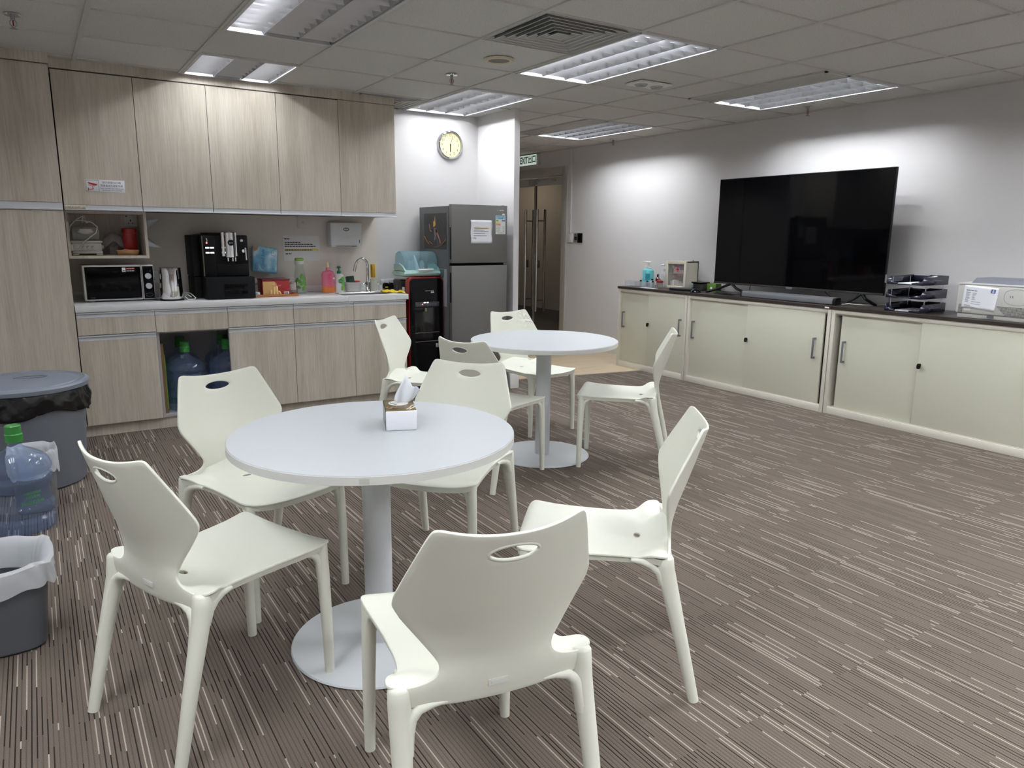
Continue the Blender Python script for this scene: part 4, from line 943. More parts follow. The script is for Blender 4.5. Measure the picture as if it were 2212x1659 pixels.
# wall fittings above the counter
t = thing('posted_notice', 'laminated notice with a yellow highlighted line above the flask', 'notice', (1.855, YK - .012, 1.238))
MB().box(-.150, .148, -.002, 0, -.102, .104).build('sheet', mat('laminate', srgb(226, 226, 228), .25), t)
mb = MB(); mb.use(M_ink); lines(mb, -.140, -.095, [.076], -.002, .0075); lines(mb, -.138, -.005, [.047], -.002, .0075); lines(mb, -.138, .095, [.032], -.002, .0075); lines(mb, -.138, .118, [.016], -.002, .0075); lines(mb, -.138, .09, [-.013], -.0026, .0075); lines(mb, -.134, -.085, [-.044], -.002, .0075)
mb.build('print', M_ink, t); MB().box(-.140, .138, -.0024, -.0019, -.020, -.006).build('highlight', M_yel, t)
t = thing('blank_plate', 'square blank wall plate below the wall cupboards', 'wall plate', (1.872, YK - .012, 1.446))
MB().box(-.044, .044, -.008, 0, -.044, .044, .003).build('plate', mat('plate_cream', srgb(212, 206, 194), .4), t); MB().cyl((0, -.0095, 0), .010, .004, 20, 'y', .001).build('cable_outlet', mat('plate_cream2', srgb(196, 190, 178), .4), t)
t = thing('towel_dispenser', 'white paper towel dispenser on the wall beside the tap', 'dispenser', (2.205, YK - .012, 1.262))
td = mat('dispenser_white', srgb(224, 226, 230), .3)
MB().box(-.135, .138, -.095, 0, .0, .188, .010, 3).box(-.13, -.09, -.09, 0, -.012, .01, .004).box(.09, .13, -.09, 0, -.012, .01, .004).build('case', td, t)
mb = MB(); mb.tube([(-.115, -.0955, .088), (-.075, -.0955, .090), (-.04, -.0955, .074), (-.015, -.0955, .066), (.02, -.0955, .066), (.045, -.0955, .075), (.07, -.0955, .090), (.115, -.0955, .088)], .0016, 6); mb.build('moulded_line', M_white, t)
mb = MB(); mb.lathe([(0, .0), (.026, 0), (.027, .002), (0, .0025)], 30, sy=.55, M=Matrix.Translation((.0, -.0952, .132)) @ Matrix.Rotation(PI / 2, 4, 'X')); bd_ = mb.build('badge', M_grey, t)
mb = MB(); lines(mb, -.017, .018, [.132], -.0977, .007); mb.build('badge_lettering', M_paper, bd_)
MB().box(.112, .116, -.097, -.094, .022, .048).build('level_slot', M_dark, t)
mb = MB(); rows = [[(-.10 + .02 * i, -.085 + .02 * k + .004 * math.sin(i), -.006 - .010 * abs(math.sin(i * .9 + k))) for i in range(11)] for k in range(4)]; mb.grid(rows); mb.build('paper_towel', M_paper, t, solid=.004)
t = thing('double_socket', 'double wall socket beside the water dispenser with black plugs', 'socket', (2.606, YK, .925))
MB().box(-.066, .066, -.008, 0, -.046, .046, .003).build('faceplate', mat('socket_grey', srgb(196, 198, 200), .35), t)
for x in (-.048, .02): MB().box(x - .004, x + .012, -.011, -.006, .014, .034, .002).build('rocker', M_white, t)
for x, lb in ((2.580, 'black plug with a yellow label in the double wall socket'), (2.632, 'black plug next to the dispenser in the double wall socket')):
    t = thing('plug', lb, 'plug', (x, YK - .008, .912)); pts = smooth_poly([(-.024, -.026), (.024, -.026), (.024, .010), (.012, .028), (-.012, .028), (-.024, .010)], 2)
    MB().prism(pts, -.036, 0, MX).tube([(0, -.018, -.026), (0, -.03, -.028), (.03, -.035, -.028)], .005, 8).build('plug_body', M_black, t)
    if x < 2.6: MB().box(-.012, .014, -.037, -.0355, -.016, -.004).build('rating_label', M_yel, t)

# water bottles: clear blue five-gallon
M_blue = clear('blue_bottle', (.80, .855, .95), .10, .05, (.34, .46, .68))
M_cap = clear('green_cap', (.2, .62, .26), .75, .15, (.06, .30, .07))
def water_bottle(label, loc, rz=0.0, inverted=False):
    t = thing('water_bottle', label, 'water bottle', loc, rz, 'large blue water bottles')
    pr = [(0, .012), (.09, .012), (.115, .0), (.129, .008), (.1345, .024), (.1345, .058), (.131, .066), (.120, .074), (.120, .080), (.131, .088), (.1345, .096), (.1345, .118), (.131, .127), (.123, .136), (.121, .150), (.121, .200), (.123, .212), (.131, .221), (.1345, .230), (.1345, .250), (.131, .258), (.119, .266), (.119, .272), (.131, .280), (.1345, .290), (.1335, .305), (.125, .330), (.105, .352), (.075, .370), (.045, .384), (.030, .394), (.027, .408), (.027, .44)]
    MB().lathe(pr, 56).build('body', M_blue, t, angle=60)
    MB().lathe([(.0275, .418), (.036, .418), (.0365, .452), (.033, .456), (.0335, .490), (.030, .494), (0, .494)], 36).build('cap', M_cap, t)
    return t
t0 = water_bottle('blue water bottle with a green cap standing on the carpet between the bins', (-.159, 3.929, 0))
mb = MB()
for s, sz, z in (('watsons', .030, .150), ('water', .027, .176), ('屈臣氏蒸餾水', .013, .197)):
    # lettering seen upside down, wrapped on the bottle
    sub = MB(); sub.text(s, sz, (0, 0, 0), rot=PI)
    for v in sub.bm.verts:
        a = -PI / 2 + .40 + v.co.x / .124; v.co = Vector((.1225 * math.cos(a), .1225 * math.sin(a), z + v.co.z))
    me = bpy.data.meshes.new('t'); sub.bm.to_mesh(me); sub.bm.free(); mb.bm.from_mesh(me); bpy.data.meshes.remove(me)
mb.build('brand_lettering', mat('brand_green', srgb(60, 150, 50), .5), t0)
b1 = water_bottle('front blue water bottle in the open base cupboard, bearing a tiny sticker', (.8485, 5.665, .0965))
MB().box(-.010, .010, -.047, -.044, .372, .396, M=Matrix.Rotation(-.5, 4, 'X') @ Matrix.Translation((0, .0, 0))).build('sticker', M_paper, b1)
b2 = water_bottle('blue water bottle in the open base cupboard partly hidden by the next door', (1.137, 5.665, .0965))
dup(b2, (.858, 5.936, .0965), 0, 'blue water bottle at the back of the open base cupboard behind the stickered one')
dup(b2, (1.160, 5.936, .0965), 0, 'rearmost blue water bottle deep in the open base cupboard, only its cap and shoulder showing')
t = thing('packing_carton', 'flattened green and brown carton squeezed beside the cupboard water bottles', 'carton', (.685, 5.63, .0965))
MB().box(-.008, .012, -.06, .16, 0, .50).build('board', mat('carton_brown', srgb(120, 92, 58), .8), t); MB().box(.0125, .018, -.055, .10, .03, .42).build('green_face', mat('carton_green', srgb(96, 150, 40), .6), t)
# ---------------------------------------------------------------- clock, refrigerator, dispenser
t = thing('wall_clock', 'round wall clock with a chrome rim and cream dial', 'clock', (3.235, YK, 2.146))
MB().lathe([(0, 0), (.118, 0), (.126, .006), (.126, .020), (.121, .030), (.110, .033), (.107, .026)], 72, M=Matrix.Rotation(PI / 2, 4, 'X')).build('rim', M_chrome, t)
fc = MB().lathe([(.108, .018), (0, .018)], 64, M=Matrix.Rotation(PI / 2, 4, 'X')).build('dial', mat('dial_cream', srgb(232, 224, 176), .6), t)
mb = MB()
for h_ in range(1, 13): a = PI / 2 - h_ * PI / 6; mb.text(str(h_), .030, (.082 * math.cos(a), -.0185, .082 * math.sin(a)), 1.0)
mb.build('numerals', M_ink, fc)
mb = MB(); mb.text('CITIZEN', .009, (0, -.0185, .055)); mb.build('maker_mark', M_ink, fc)
mb = MB(); mb.box(-.0045, .0045, -.0210, -.0195, -.060, .010); mb.build('hour_hand', M_ink, t)
mb = MB(); mb.box(-.0016, .0016, -.0225, -.0212, -.012, .088, M=Matrix.Rotation(math.radians(19), 4, 'Y')); mb.cyl((0, -.025, 0), .005, .006, 16, 'y'); mb.build('minute_hand', M_ink, t)
mb = MB(); mb.box(-.0006, .0006, -.0240, -.0234, -.030, .085, M=Matrix.Rotation(math.radians(139), 4, 'Y')); mb.build('second_hand', M_inkg, t)

t = thing('refrigerator', 'graphite two door refrigerator in the corner below the clock', 'refrigerator', (3.17, 5.42, 0))
MB().box(-.270, .268, .055, .60, .02, 1.592, .004).box(-.25, .25, .07, .58, 0, .03).build('cabinet', M_fside, t)
for z0, z1 in ((1.128, 1.605), (.06, 1.106)):
    d = MB().box(-.270, .270, 0, .045, z0, z1, .004).build('door', M_fridge, t)
    MB().box(-.2715, -.2655, .010, .036, (z0 + .03) if z0 > 1 else .80, 1.42 if z0 > 1 else 1.05, .002).build('side_grip', M_black, d)
MB().box(-.262, .262, .046, .056, .06, 1.60).build('door_seal', M_dark, t)
MB().cyl((.24, .03, 1.594), .012, .014, 14).build('hinge', M_black, t)
mb = MB(); lines(mb, .190, .234, [1.565], -.0006, .008); mb.tube([(.165, -.0006, 1.567), (.170, -.0006, 1.560), (.178, -.0006, 1.566)], .0012, 5); mb.build('maker_mark', M_alu, t)
t = thing('fridge_notice', 'white notice with a yellow highlighted line on the refrigerator door', 'notice', (3.182, 5.4195, 1.385))
rows = [[(-.103 + .0206 * i + (.002 * math.sin(k) if i in (0, 10) else 0), -.0012 - .0014 * (1 + math.sin(i * 1.3 + k)) * (i in (0, 1, 9, 10)), -.096 + .0192 * k) for i in range(11)] for k in range(11)]
MB().grid(rows).build('sheet', M_paper, t, solid=.0005)
mb = MB(); lines(mb, -.085, .03, [.012], -.0022, .004); lines(mb, -.075, .07, [.003], -.0022, .004); lines(mb, -.078, .035, [-.014], -.0022, .004); lines(mb, -.078, .05, [-.031], -.0022, .004); lines(mb, -.078, -.05, [-.048, -.056], -.0022, .004); lines(mb, -.078, .06, [.031], -.0027, .0055)
mb.build('print', M_inkg, t); MB().box(-.083, .075, -.0028, -.0018, .027, .036).build('highlight', M_yel, t)
t = thing('energy_label', 'small energy label sticker at the corner of the refrigerator door', 'label', (3.371, 5.4195, 1.445))
MB().box(-.049, .049, -.0010, 0, -.077, .077).build('sheet', mat('label_white', srgb(218, 220, 214), .5), t)
mb = MB(); mb.box(-.047, .047, -.0016, -.0009, .046, .075); hd = mb.build('header', mat('label_blue', srgb(150, 196, 214), .5), t)
mb = MB(); mb.text('ENERGY LABEL', .0115, (0, -.0017, .066)); mb.text('能源標籤', .0115, (0, -.0017, .053)); mb.build('header_lettering', mat('label_navy', srgb(28, 62, 110), .5), hd)
mb = MB()
for k, (cn, c, l) in enumerate((('bar_green', (40, 140, 90), .02), ('bar_lime', (150, 190, 90), .026), ('bar_yellow', (226, 208, 120), .032), ('bar_orange', (232, 150, 90), .038), ('bar_red', (190, 50, 50), .044))): mb.use(mat(cn, srgb(*c), .5)); mb.box(-.044, -.044 + l, -.0015, -.0009, .033 - .009 * k, .040 - .009 * k)
mb.use(mat('label_navy', srgb(28, 62, 110), .5)); mb.box(.012, .046, -.0015, -.0009, .030, .039); mb.build('rating_bars', M_ink, t)
mb = MB(); lines(mb, -.043, -.005, [-.016, -.025, -.034, -.043, -.052], -.0010, .0028); lines(mb, .022, .040, [-.016, -.025, -.034, -.048, -.056], -.0010, .003); lines(mb, -.03, .03, [-.068], -.0010, .004); mb.build('print', M_inkg, t)
t = thing('round_sticker', 'tiny white sticker above the energy label', 'sticker', (3.402, 5.4195, 1.532)); MB().box(-.014, .012, -.0012, 0, -.006, .006, .0005).build('sticker', M_paper, t)
t = thing('wall_poster', 'dark poster of a figure with a flaming head on the refrigerator side', 'poster', (2.8995, 5.716, 1.388), -PI / 2 )
# local x runs along the fridge side towards the camera (world -y)
dkp = mat('poster_black', srgb(30, 30, 31), .4)
MB().box(-.208, .208, -.0012, 0, -.150, .148).build('sheet', dkp, t)
def pos(mb, pts, r): mb.tube([(x, -.0014, z) for x, z in pts], r, 6, flat=1.0, M=Matrix.Diagonal((1, .15, 1, 1)) )
fl = lambda mb, pts: mb.prism(pts, -.0022, -.0012, MX)
mb = MB(); mb.use(mat('poster_orange', srgb(196, 128, 72), .5))
for pts in ([(-.205, -.04), (-.15, -.088), (-.115, -.108)], [(-.11, -.085), (-.07, -.10), (-.04, -.108)], [(-.035, -.135), (.04, -.132), (.12, -.115), (.205, -.07)]): mb.tube([(x, -.0018, z) for x, z in pts], .005, 6, flat=.3)
mb.use(mat('poster_arc', srgb(74, 72, 70), .5))
for rr in (.09, .13, .17): mb.tube([(rr * 1.05 * math.cos(a), -.0016, .02 + rr * .75 * math.sin(a)) for a in [PI * k / 20 for k in range(2, 19)]], .0012, 5)
mb.build('arc_print', dkp, t)
mb = MB(); mb.use(mat('poster_skin', srgb(176, 124, 96), .5)); fl(mb, [(-.115, .062), (-.10, .060), (-.085, .005), (-.04, .010), (-.045, .022), (-.075, -.008), (-.098, .005), (-.11, .045)]); fl(mb, [(.02, .022), (.04, .01), (.075, -.05), (.098, -.085), (.104, -.105), (.09, -.10), (.085, -.085), (.05, -.04), (.01, .0)])
mb.use(mat('poster_grey', srgb(118, 108, 116), .5)); fl(mb, [(-.03, .025), (.02, .028), (.038, .012), (.03, -.03), (.012, -.07), (-.025, -.085), (-.012, -.05), (-.02, 0)])
mb.use(mat('poster_flame', srgb(226, 176, 70), .5)); fl(mb, [(-.035, .036), (.0, .04), (.012, .06), (.006, .09), (.002, .135), (-.004, .095), (-.018, .075), (-.022, .09), (-.032, .07), (-.028, .055)])
mb.use(mat('poster_navy', srgb(52, 54, 78), .5)); fl(mb, [(-.03, -.085), (.012, -.07), (.02, -.12), (-.03, -.118)])
mb.build('figure_print', dkp, t)
t = thing('wall_poster', 'half hidden teal and tan picture low on the refrigerator side', 'poster', (2.8995, 5.60, .96), -PI / 2)
MB().box(-.085, .09, -.0012, 0, -.20, .115).build('sheet', mat('poster_pale', srgb(150, 152, 158), .45), t)
mb = MB(); mb.use(mat('poster_teal', srgb(62, 98, 94), .5)); fl(mb, [(-.085, .02), (-.085, .112), (.045, .112), (.04, .05), (.0, .02), (-.04, .06)]); mb.use(mat('poster_tan', srgb(150, 116, 84), .5)); fl(mb, [(-.085, -.03), (-.085, .04), (-.045, .075), (0, .04), (.03, -.03), (-.02, -.12)]); mb.build('picture_print', dkp, t)

t = thing('water_dispenser', 'black and red floor water dispenser beside the kitchenette', 'water dispenser', (2.733, 5.565, 0))
MB().box(-.150, .150, .06, .35, .01, .985, .02, 3).box(-.14, .14, .05, .33, 0, .03).build('body', M_gloss, t)
q = [(-.160, .012), (-.160, .955), (-.128, 1.008), (.128, 1.008), (.160, .955), (.160, .012)]; q = [(-.160, .012)] + smooth_poly([(-.160, .6), (-.160, 1.010), (.160, 1.010), (.160, .6)], 4)[0:] + [(.160, .012)]
op = [(-.160, .012), (-.160, .97)] + [(-.120 - .04 * math.cos(a), .97 + .040 * math.sin(a)) for a in [PI / 2 * k / 8 for k in range(1, 9)]] + [(.120 + .04 * math.sin(a), .97 + .040 * math.cos(a)) for a in [PI / 2 * k / 8 for k in range(0, 9)]] + [(.160, .012)]
MB().prism(op, .0, .062, MX).build('red_surround', mat('red_gloss', srgb(128, 14, 18), .12, .2), t)
ip = [(x * .945, z - (.009 if z > .5 else -.004)) for x, z in op]
MB().prism(ip, -.006, .004, MX).build('front_panel', M_gloss, t)
MB().box(-.105, .118, -.008, 0, .765, .805, .003).build('control_strip', mat('strip_grey', srgb(58, 58, 62), .3), t)
mb = MB()
for x in (-.085, -.062, -.040, .010, .034, .058, .082): mb.tube([(x + .008 * math.cos(a), -.0085, .782 + .008 * math.sin(a)) for a in [2 * PI * k / 14 for k in range(14)]], .0011, 5, closed=True)
mb.build('touch_key', M_grey, t)
mb = MB(); mb.box(-.028, -.012, -.0092, -.0078, .796, .804).box(.000, .016, -.0092, -.0078, .796, .804); mb.build('digit_display', mat('display_white', (.9, .9, 1), .4, emit=(.85, .9, 1), estr=3), t)
MB().cyl((-.040, -.0092, .786), .004, .002, 12, 'y').build('indicator', mat('red_led', (.9, .1, .1), .4), t)
MB().box(-.11, .115, -.0066, -.0058, .50, .755, .0003).build('dispensing_bay', mat('bay_black', srgb(15, 16, 18), .12), t)
MB().cyl((-.018, -.022, .728), .010, .026, 16).build('nozzle', mat('nozzle_brass', srgb(150, 146, 120), .3, .8), t)
mb = MB()
for z in (.545, .47): mb.box(-.11, .115, -.0078, -.0058, z, z + .004)
mb.build('panel_seam', M_dgrey, t)
mb = MB(); mb.text('watsons water', .014, (.028, -.0066, .898)); mb.build('brand_lettering', M_paper, t)
MB().box(.040, .070, -.0072, -.0058, .878, .890, .0005).build('small_label', M_paper, t); MB().box(.082, .112, -.0072, -.0058, .415, .450, .0005).build('inspection_label', M_alu, t)
MB().box(-.1512, -.1498, .10, .145, .855, .925).build('rating_label', M_paper, t)

t = thing('bottle_rack', 'pale green drying box with a clear dome on the water dispenser', 'drying rack', (2.735, 5.62, 1.0105))
mint = mat('mint_plastic', srgb(160, 194, 186), .35)
mb = MB(); mb.prism([(-.175, .0), (.185, .0), (.185, .245), (-.175, .245)], .0, .052, bev=.03); mb.build('base', mint, t)
mb = MB()
for sx in (-1, 1):
    x = .005 + sx * .160; P = [(x, .02, .052), (x, .06, .075), (x, .10, .10), (x, .12, .17), (x, .16, .20), (x, .235, .20)]
    mb.prism([(.01, .05), (.24, .05), (.24, .10), (.10, .10), (.06, .085)], x - .006, x + .006, M=Matrix(((0, 0, 1, 0), (1, 0, 0, 0), (0, 1, 0, 0), (0, 0, 0, 1))))
    mb.cyl((x - .008 + (0 if sx < 0 else .016) * 0, .13, .098), .012, .016, 18, 'x', .003)
mb.build('side_wall', mint, t)
rows = []
for i in range(17):
    a = PI * i / 16 * .5; pass
prof = [(.045, .060), (.048, .12), (.060, .165), (.085, .195), (.125, .208), (.19, .208), (.225, .195), (.236, .17), (.238, .06)]
prof = prof
P_ = []
for i in range(len(prof) - 1):
    for k in range(3): s = k / 3; P_.append((prof[i][0] * (1 - s) + prof[i + 1][0] * s, prof[i][1] * (1 - s) + prof[i + 1][1] * s))
P_.append(prof[-1])
mb = MB(); xs_ = [-.150, -.148, -.140, -.125, 0, .135, .150, .158, .160]; dz_ = [.016, .008, .002, 0, 0, 0, .002, .008, .016]
mb.grid([[(x, y + (d * .4 if y < .1 else -d * .4 if y > .2 else 0), z - (d if z > .15 else 0)) for y, z in P_] for x, d in zip(xs_, dz_)])
for x in (-.150, .160): mb.mesh([(x, y + (.006 if y < .1 else -.006 if y > .2 else 0), z - (.016 if z > .15 else 0)) for y, z in P_], [list(range(len(P_)))])
mb.build('dome', clear('dome_plastic', (.70, .84, .90), .22, .05, (.45, .66, .74)), t)
MB().box(-.045, .095, -.012, .012, .050, .066, .006, 3).build('lid_handle', M_white, t)
mb = MB(); mb.tube([(.130, -.001, .018), (.134, -.001, .028), (.138, -.001, .018), (.144, -.001, .026), (.150, -.001, .018), (.156, -.001, .025), (.160, -.001, .018)], .0014, 5); mb.build('maker_mark', mat('mark_blue', srgb(70, 90, 120), .5), t)
mcl = clear('baby_bottle', (.90, .93, .94), .35, .05, (.75, .80, .82))
for x, y, h_, lb in ((-.085, .10, .07, 'clear feeding bottle nearest the hinge under the dome'), (-.045, .13, .075, 'clear feeding bottle standing in the middle under the dome'), (.055, .14, .07, 'clear feeding bottle near the handle side under the dome')):
    b_ = thing('feeding_bottle', lb, 'bottle', (2.735 + x, 5.62 + y, 1.0105 + .053), 0, 'feeding bottles under the drying dome')
    MB().lathe([(0, 0), (.022, 0), (.024, .004), (.023, h_ * .8), (.016, h_), (.013, h_ + .01), (0, h_ + .011)], 24).build('bottle', mcl, b_)
b_ = thing('feeding_bottle_stand', 'leaning white bottle holder prong under the drying dome', 'holder', (2.735, 5.74, 1.0635)); MB().tube([(.0, 0, 0), (-.012, 0, .06), (-.022, .01, .12)], [.022, .016, .007], 14).build('prong', M_white, b_)

# ---------------------------------------------------------------- exit door and fittings
d = bpy.data.objects.new('door_1', None); COL.objects.link(d); d.location = (XR, 0, 0); struct(d, 'double glass exit door in a polished steel frame')
# local axes equal world axes, origin on the wall face
mb = MB(); mb.box(-.012, .15, DY0, DY0 + .10, 0, DZ, .004).box(-.012, .15, DY1 - .10, DY1, 0, DZ, .004).box(-.012, .15, DY0 + .10, DY1 - .10, 2.105, DZ, .004); mb.build('frame', M_hair, d)
M_glass = clear('bronze_glass', (.74, .70, .64), .02, .01)
for a, b, hs in ((DY0 + .102, 8.285, 1), (8.295, DY1 - .102, -1)):
    lf = MB().box(.040, .052, a, b, .10, 2.0).build('leaf', M_glass, d)
    MB().box(.025, .067, a, b, 2.0, 2.095, .003).build('top_rail', M_hair, lf); MB().box(.025, .067, a, b, .008, .10, .003).build('bottom_rail', M_hair, lf)
    e = b if hs > 0 else a; MB().box(.034, .058, e - .012 if hs > 0 else e, e if hs > 0 else e + .012, .10, 2.0).build('edge_stile', M_steel, lf)
    yh = b - .13 if hs > 0 else a + .13
    for xx in (-.016, .108):
        mb = MB(); mb.cyl((xx, yh, .35), .016, 1.35, 20, 'z', .003)
        for z in (.50, 1.55): mb.cyl((min(xx, .046), yh, z), .008, abs(xx - .046), 12, 'x')
        mb.build('pull_bar', M_steel, lf)
    MB().box(.020, .072, yh + .05, yh + .09, .93, 1.03, .003).build('lock_case', M_dsteel, lf)
mb = MB(); mb.box(.0, .03, 8.20, 8.40, 2.02, 2.09, .004); mb.box(.005, .028, 7.80, 8.20, 2.045, 2.06, .002); mb.build('closer', M_steel, d)
t = thing('exit_sign', 'green and white EXIT sign on the wall over the glass doors', 'exit sign', (XR - .02, 8.345, 2.33), WX)
MB().box(-.200, .200, -.030, .018, -.068, .068, .004).build('box', mat('sign_case', srgb(206, 214, 208), .3), t)
MB().box(-.196, .196, -.032, -.029, -.064, .064).build('face', mat('sign_face', (.85, .95, .9), .3, emit=(.80, .96, .88), estr=.35), t)
mb = MB(); gs = mat('exit_green', srgb(20, 96, 64), .5)
mb.text('EXIT', .118, (-.093, -.0325, -.001), .76, bold=.004)
mb.text('出口', .105, (.098, -.0325, .0), .90, bold=.003); mb.build('lettering', gs, t)
t = thing('cable_trunking', 'white cable trunking running from the ceiling to the door switch', 'trunking', (XR, 7.44, 0))
MB().box(-.018, 0, -.014, .014, 1.395, ZC - .003, .002).build('cover', mat('trunking_white', srgb(216, 216, 214), .4), t)
t = thing('door_switch', 'white rocker switch plate below the cable trunking', 'switch', (XR, 7.425, 1.335), WX)
MB().box(-.055, .047, -.018, 0, -.055, .055, .003).build('plate', M_white, t); MB().box(-.025, .012, -.022, -.017, -.035, .035, .002).build('rocker', mat('rocker_white', srgb(232, 232, 230), .3), t)
t = thing('door_release', 'silver door release plate between the switch and card reader', 'door control', (XR, 7.325, 1.335), WX)
MB().box(-.043, .043, -.014, 0, -.055, .055, .003).build('plate', M_alu, t); MB().box(-.022, .030, -.0155, -.0135, -.028, .018, .001).build('window', M_dark, t); MB().box(-.012, .016, -.0155, -.0135, .028, .042, .001).build('print', M_ink, t)
t = thing('card_reader', 'black card reader on the wall beside the glass doors', 'card reader', (XR, 7.240, 1.335), WX)
MB().box(-.040, .040, -.020, 0, -.058, .058, .004).build('case', M_black, t); MB().box(-.028, .028, -.0212, -.0195, -.03, .03, .001).build('touch_face', M_gloss, t)
# ---------------------------------------------------------------- cream sliding-door cabinets along the television wall
XF = 5.155; ZW = .822
def cab(y0, y1, split, front, gap0, gap1, label, hz=(.42, .587), kz=.495):
    """y0 > y1: far end to near end; local x runs from y0 towards the camera, front at local y = 0"""
    t = thing('sliding_cabinet', label, 'cabinet', (XF, (y0 + y1) / 2, 0), WX, 'cream sliding door cabinets')
    W = (y0 - y1) / 2 - .001; D = .42; f = .030
    mb = MB()
    mb.box(-W, -W + f, 0, D, 0, ZW, .002).box(W - f, W, 0, D, 0, ZW, .002).box(-W + f, W - f, 0, D, ZW - f, ZW, .002).box(-W + f, W - f, 0, D, 0, .055, .002).box(-W + f, W - f, D - .01, D, .055, ZW - f)
    mb.box(-W + f, W - f, .004, .008, .052, .062).box(-W + f, W - f, .016, .020, ZW - f - .012, ZW - f)
    mb.build('frame', M_creamf, t)
    sp = (y0 + y1) / 2 - split                      # local x where the doors overlap
    dn = [(-W + f + gap0, sp + .02, .024), (sp, W - (.012 if gap1 < .02 else f + .012 - .012), .006)]
    for q, (a, b, y) in enumerate(dn):
        if q == 1: b = W - .010 - gap1
        z1 = ZW - f - .001 if q == 0 else ZW - .012
        dr = MB().box(a, b, y, y + .016, .058 if q == 0 else .050, z1, .0015).build('sliding_door', M_cream, t)
        xh = a + .045 if q == 0 else b - .062
        P = [(xh, y, hz[0] + .008), (xh, y - .030, hz[0] + .008), (xh, y - .030, hz[1] - .008), (xh, y, hz[1] - .008)]
        mb = MB(); mb.box(xh - .007, xh + .007, y - .034, y - .026, hz[0], hz[1], .002)
        for z in (hz[0], hz[1] - .014): mb.box(xh - .007, xh + .007, y - .030, y, z, z + .014, .002)
        mb.build('pull_handle', mat('handle_grey', srgb(128, 130, 138), .35, .6), dr)
        if q == 1:
            mb = MB(); mb.cyl((a + .022, y, kz), .010, -.010, 20, 'y', .002); mb.build('lock', M_chrome, dr)
            mb = MB(); mb.prism(smooth_poly([(-.012, -.024), (.012, -.024), (.016, .004), (.006, .016), (-.010, .012)], 2), -.026, -.016, Matrix.Translation((a + .018, y, kz - .004)) @ MX); mb.box(a + .020, a + .024, y - .022, y - .006, kz - .005, kz + .006); mb.build('key', M_black, dr)
    return t
cab(5.915, 4.935, 5.468, 0, .0, .0, 'cream cabinet with sliding doors by the planks, below the first aid box')
cab(4.930, 3.425, 4.232, 0, .0, .045, 'middle cream cabinet with sliding doors, below the soundbar')
cab(3.420, 1.93, 2.722, 0, .045, .0, 'cream cabinet with sliding doors below the printer')
for a, b, lb in ((5.925, 4.932, 'dark wood worktop under the first aid box and soap bottles'), (4.928, 3.423, 'dark wood worktop under the television and soundbar'), (3.419, 1.91, 'dark wood worktop under the letter trays and printer')):
    t = thing('cabinet_worktop', lb, 'worktop', (XF - .008, (a + b) / 2, ZW + .0005), WX, 'dark worktops on the cream cabinets')
    W = (a - b) / 2 - .001
    MB().box(-W, W, 0, .505, 0, .024, .0015).build('top', M_darktop, t)
    MB().box(-W, W, -.0012, .001, .001, .023).build('edge_band', mat('espresso_edge', srgb(40, 32, 27), .45), t)
    if b > 3.3 and b < 3.5: MB().box(W - .055, W - .018, -.0025, -.001, .004, .016).build('label', M_paper, t)
ZC2 = ZW + .0248
# television
ty0, ty1 = 4.846, 3.172; TW = (ty0 - ty1) / 2
t = thing('television', 'large black flat television standing on the dark worktop', 'television', (5.40, (ty0 + ty1) / 2, ZC2), WX)
zb, zt = .088, 1.036
MB().box(-TW, TW, .004, .030, zb, zt, .003).box(-TW + .18, TW - .18, .028, .062, zb + .03, zb + .50, .01).build('housing', M_black, t)
MB().box(-TW + .006, TW - .006, 0, .0055, zb + .018, zt - .006).build('screen', mat('screen_glass', srgb(3, 3, 4), .05, spec=.12), t)
MB().box(-TW, TW, .0, .006, zb, zb + .016, .001).build('lower_bezel', mat('bezel_grey', srgb(50, 50, 52), .35, .4), t)
MB().box(-.030, .030, -.001, .002, zb - .006, zb + .012, .001).build('logo_tab', M_dgrey, t)
MB().box(TW - .0005, TW + .002, .008, .024, zb + .10, zb + .16).build('side_label', M_alu, t)
for xc, a, b in ((-TW + .20, -.20, .145), (TW - .18, -.085, .085)):
    mb = MB(); z0 = zb + .006
    for e in (a, b): mb.tube([(xc, .015, z0), (xc + e * .45, .012 - .03 * (e < 0), z0 * .55), (xc + e, .012 - .09 * (e < 0) + .06 * (e > 0), .008), (xc + e * 1.08, .012 - .10 * (e < 0) + .07 * (e > 0), .006)], [.016, .014, .012, .006], 8, flat=.8)
    mb.box(xc - .03, xc + .03, .004, .03, z0 - .012, z0 + .01, .004); mb.build('foot', M_black, t)
# soundbar
t = thing('soundbar', 'long silver grey soundbar lying in front of the television', 'soundbar', (5.22, 3.91, ZC2), WX)
mb = MB(); pr = [(.0, .006), (.0, .034), (.008, .050), (.03, .056), (.075, .056), (.080, .004), (.01, .001)]
mb.prism(pr, -.445, .440, Matrix(((0, 0, 1, 0), (1, 0, 0, 0), (0, 1, 0, 0), (0, 0, 0, 1)))); mb.build('grille', mat('grille_grey', srgb(90, 91, 94), .55, .2), t)
mb = MB(); mb.prism([(y * .96 + .002, z * .97 + .001) for y, z in pr], .440, .465, Matrix(((0, 0, 1, 0), (1, 0, 0, 0), (0, 1, 0, 0), (0, 0, 0, 1)))); mb.prism([(y * .96 + .002, z * .97 + .001) for y, z in pr], -.462, -.445, Matrix(((0, 0, 1, 0), (1, 0, 0, 0), (0, 1, 0, 0), (0, 0, 0, 1)))); mb.build('end_cap', M_black, t)
def cable(name, lb, pts, r=.0035, m=None): return tag(MB().tube(pts, r, 8).build(name, m or M_bcable), lb, 'cable')
z = ZC2 + .005
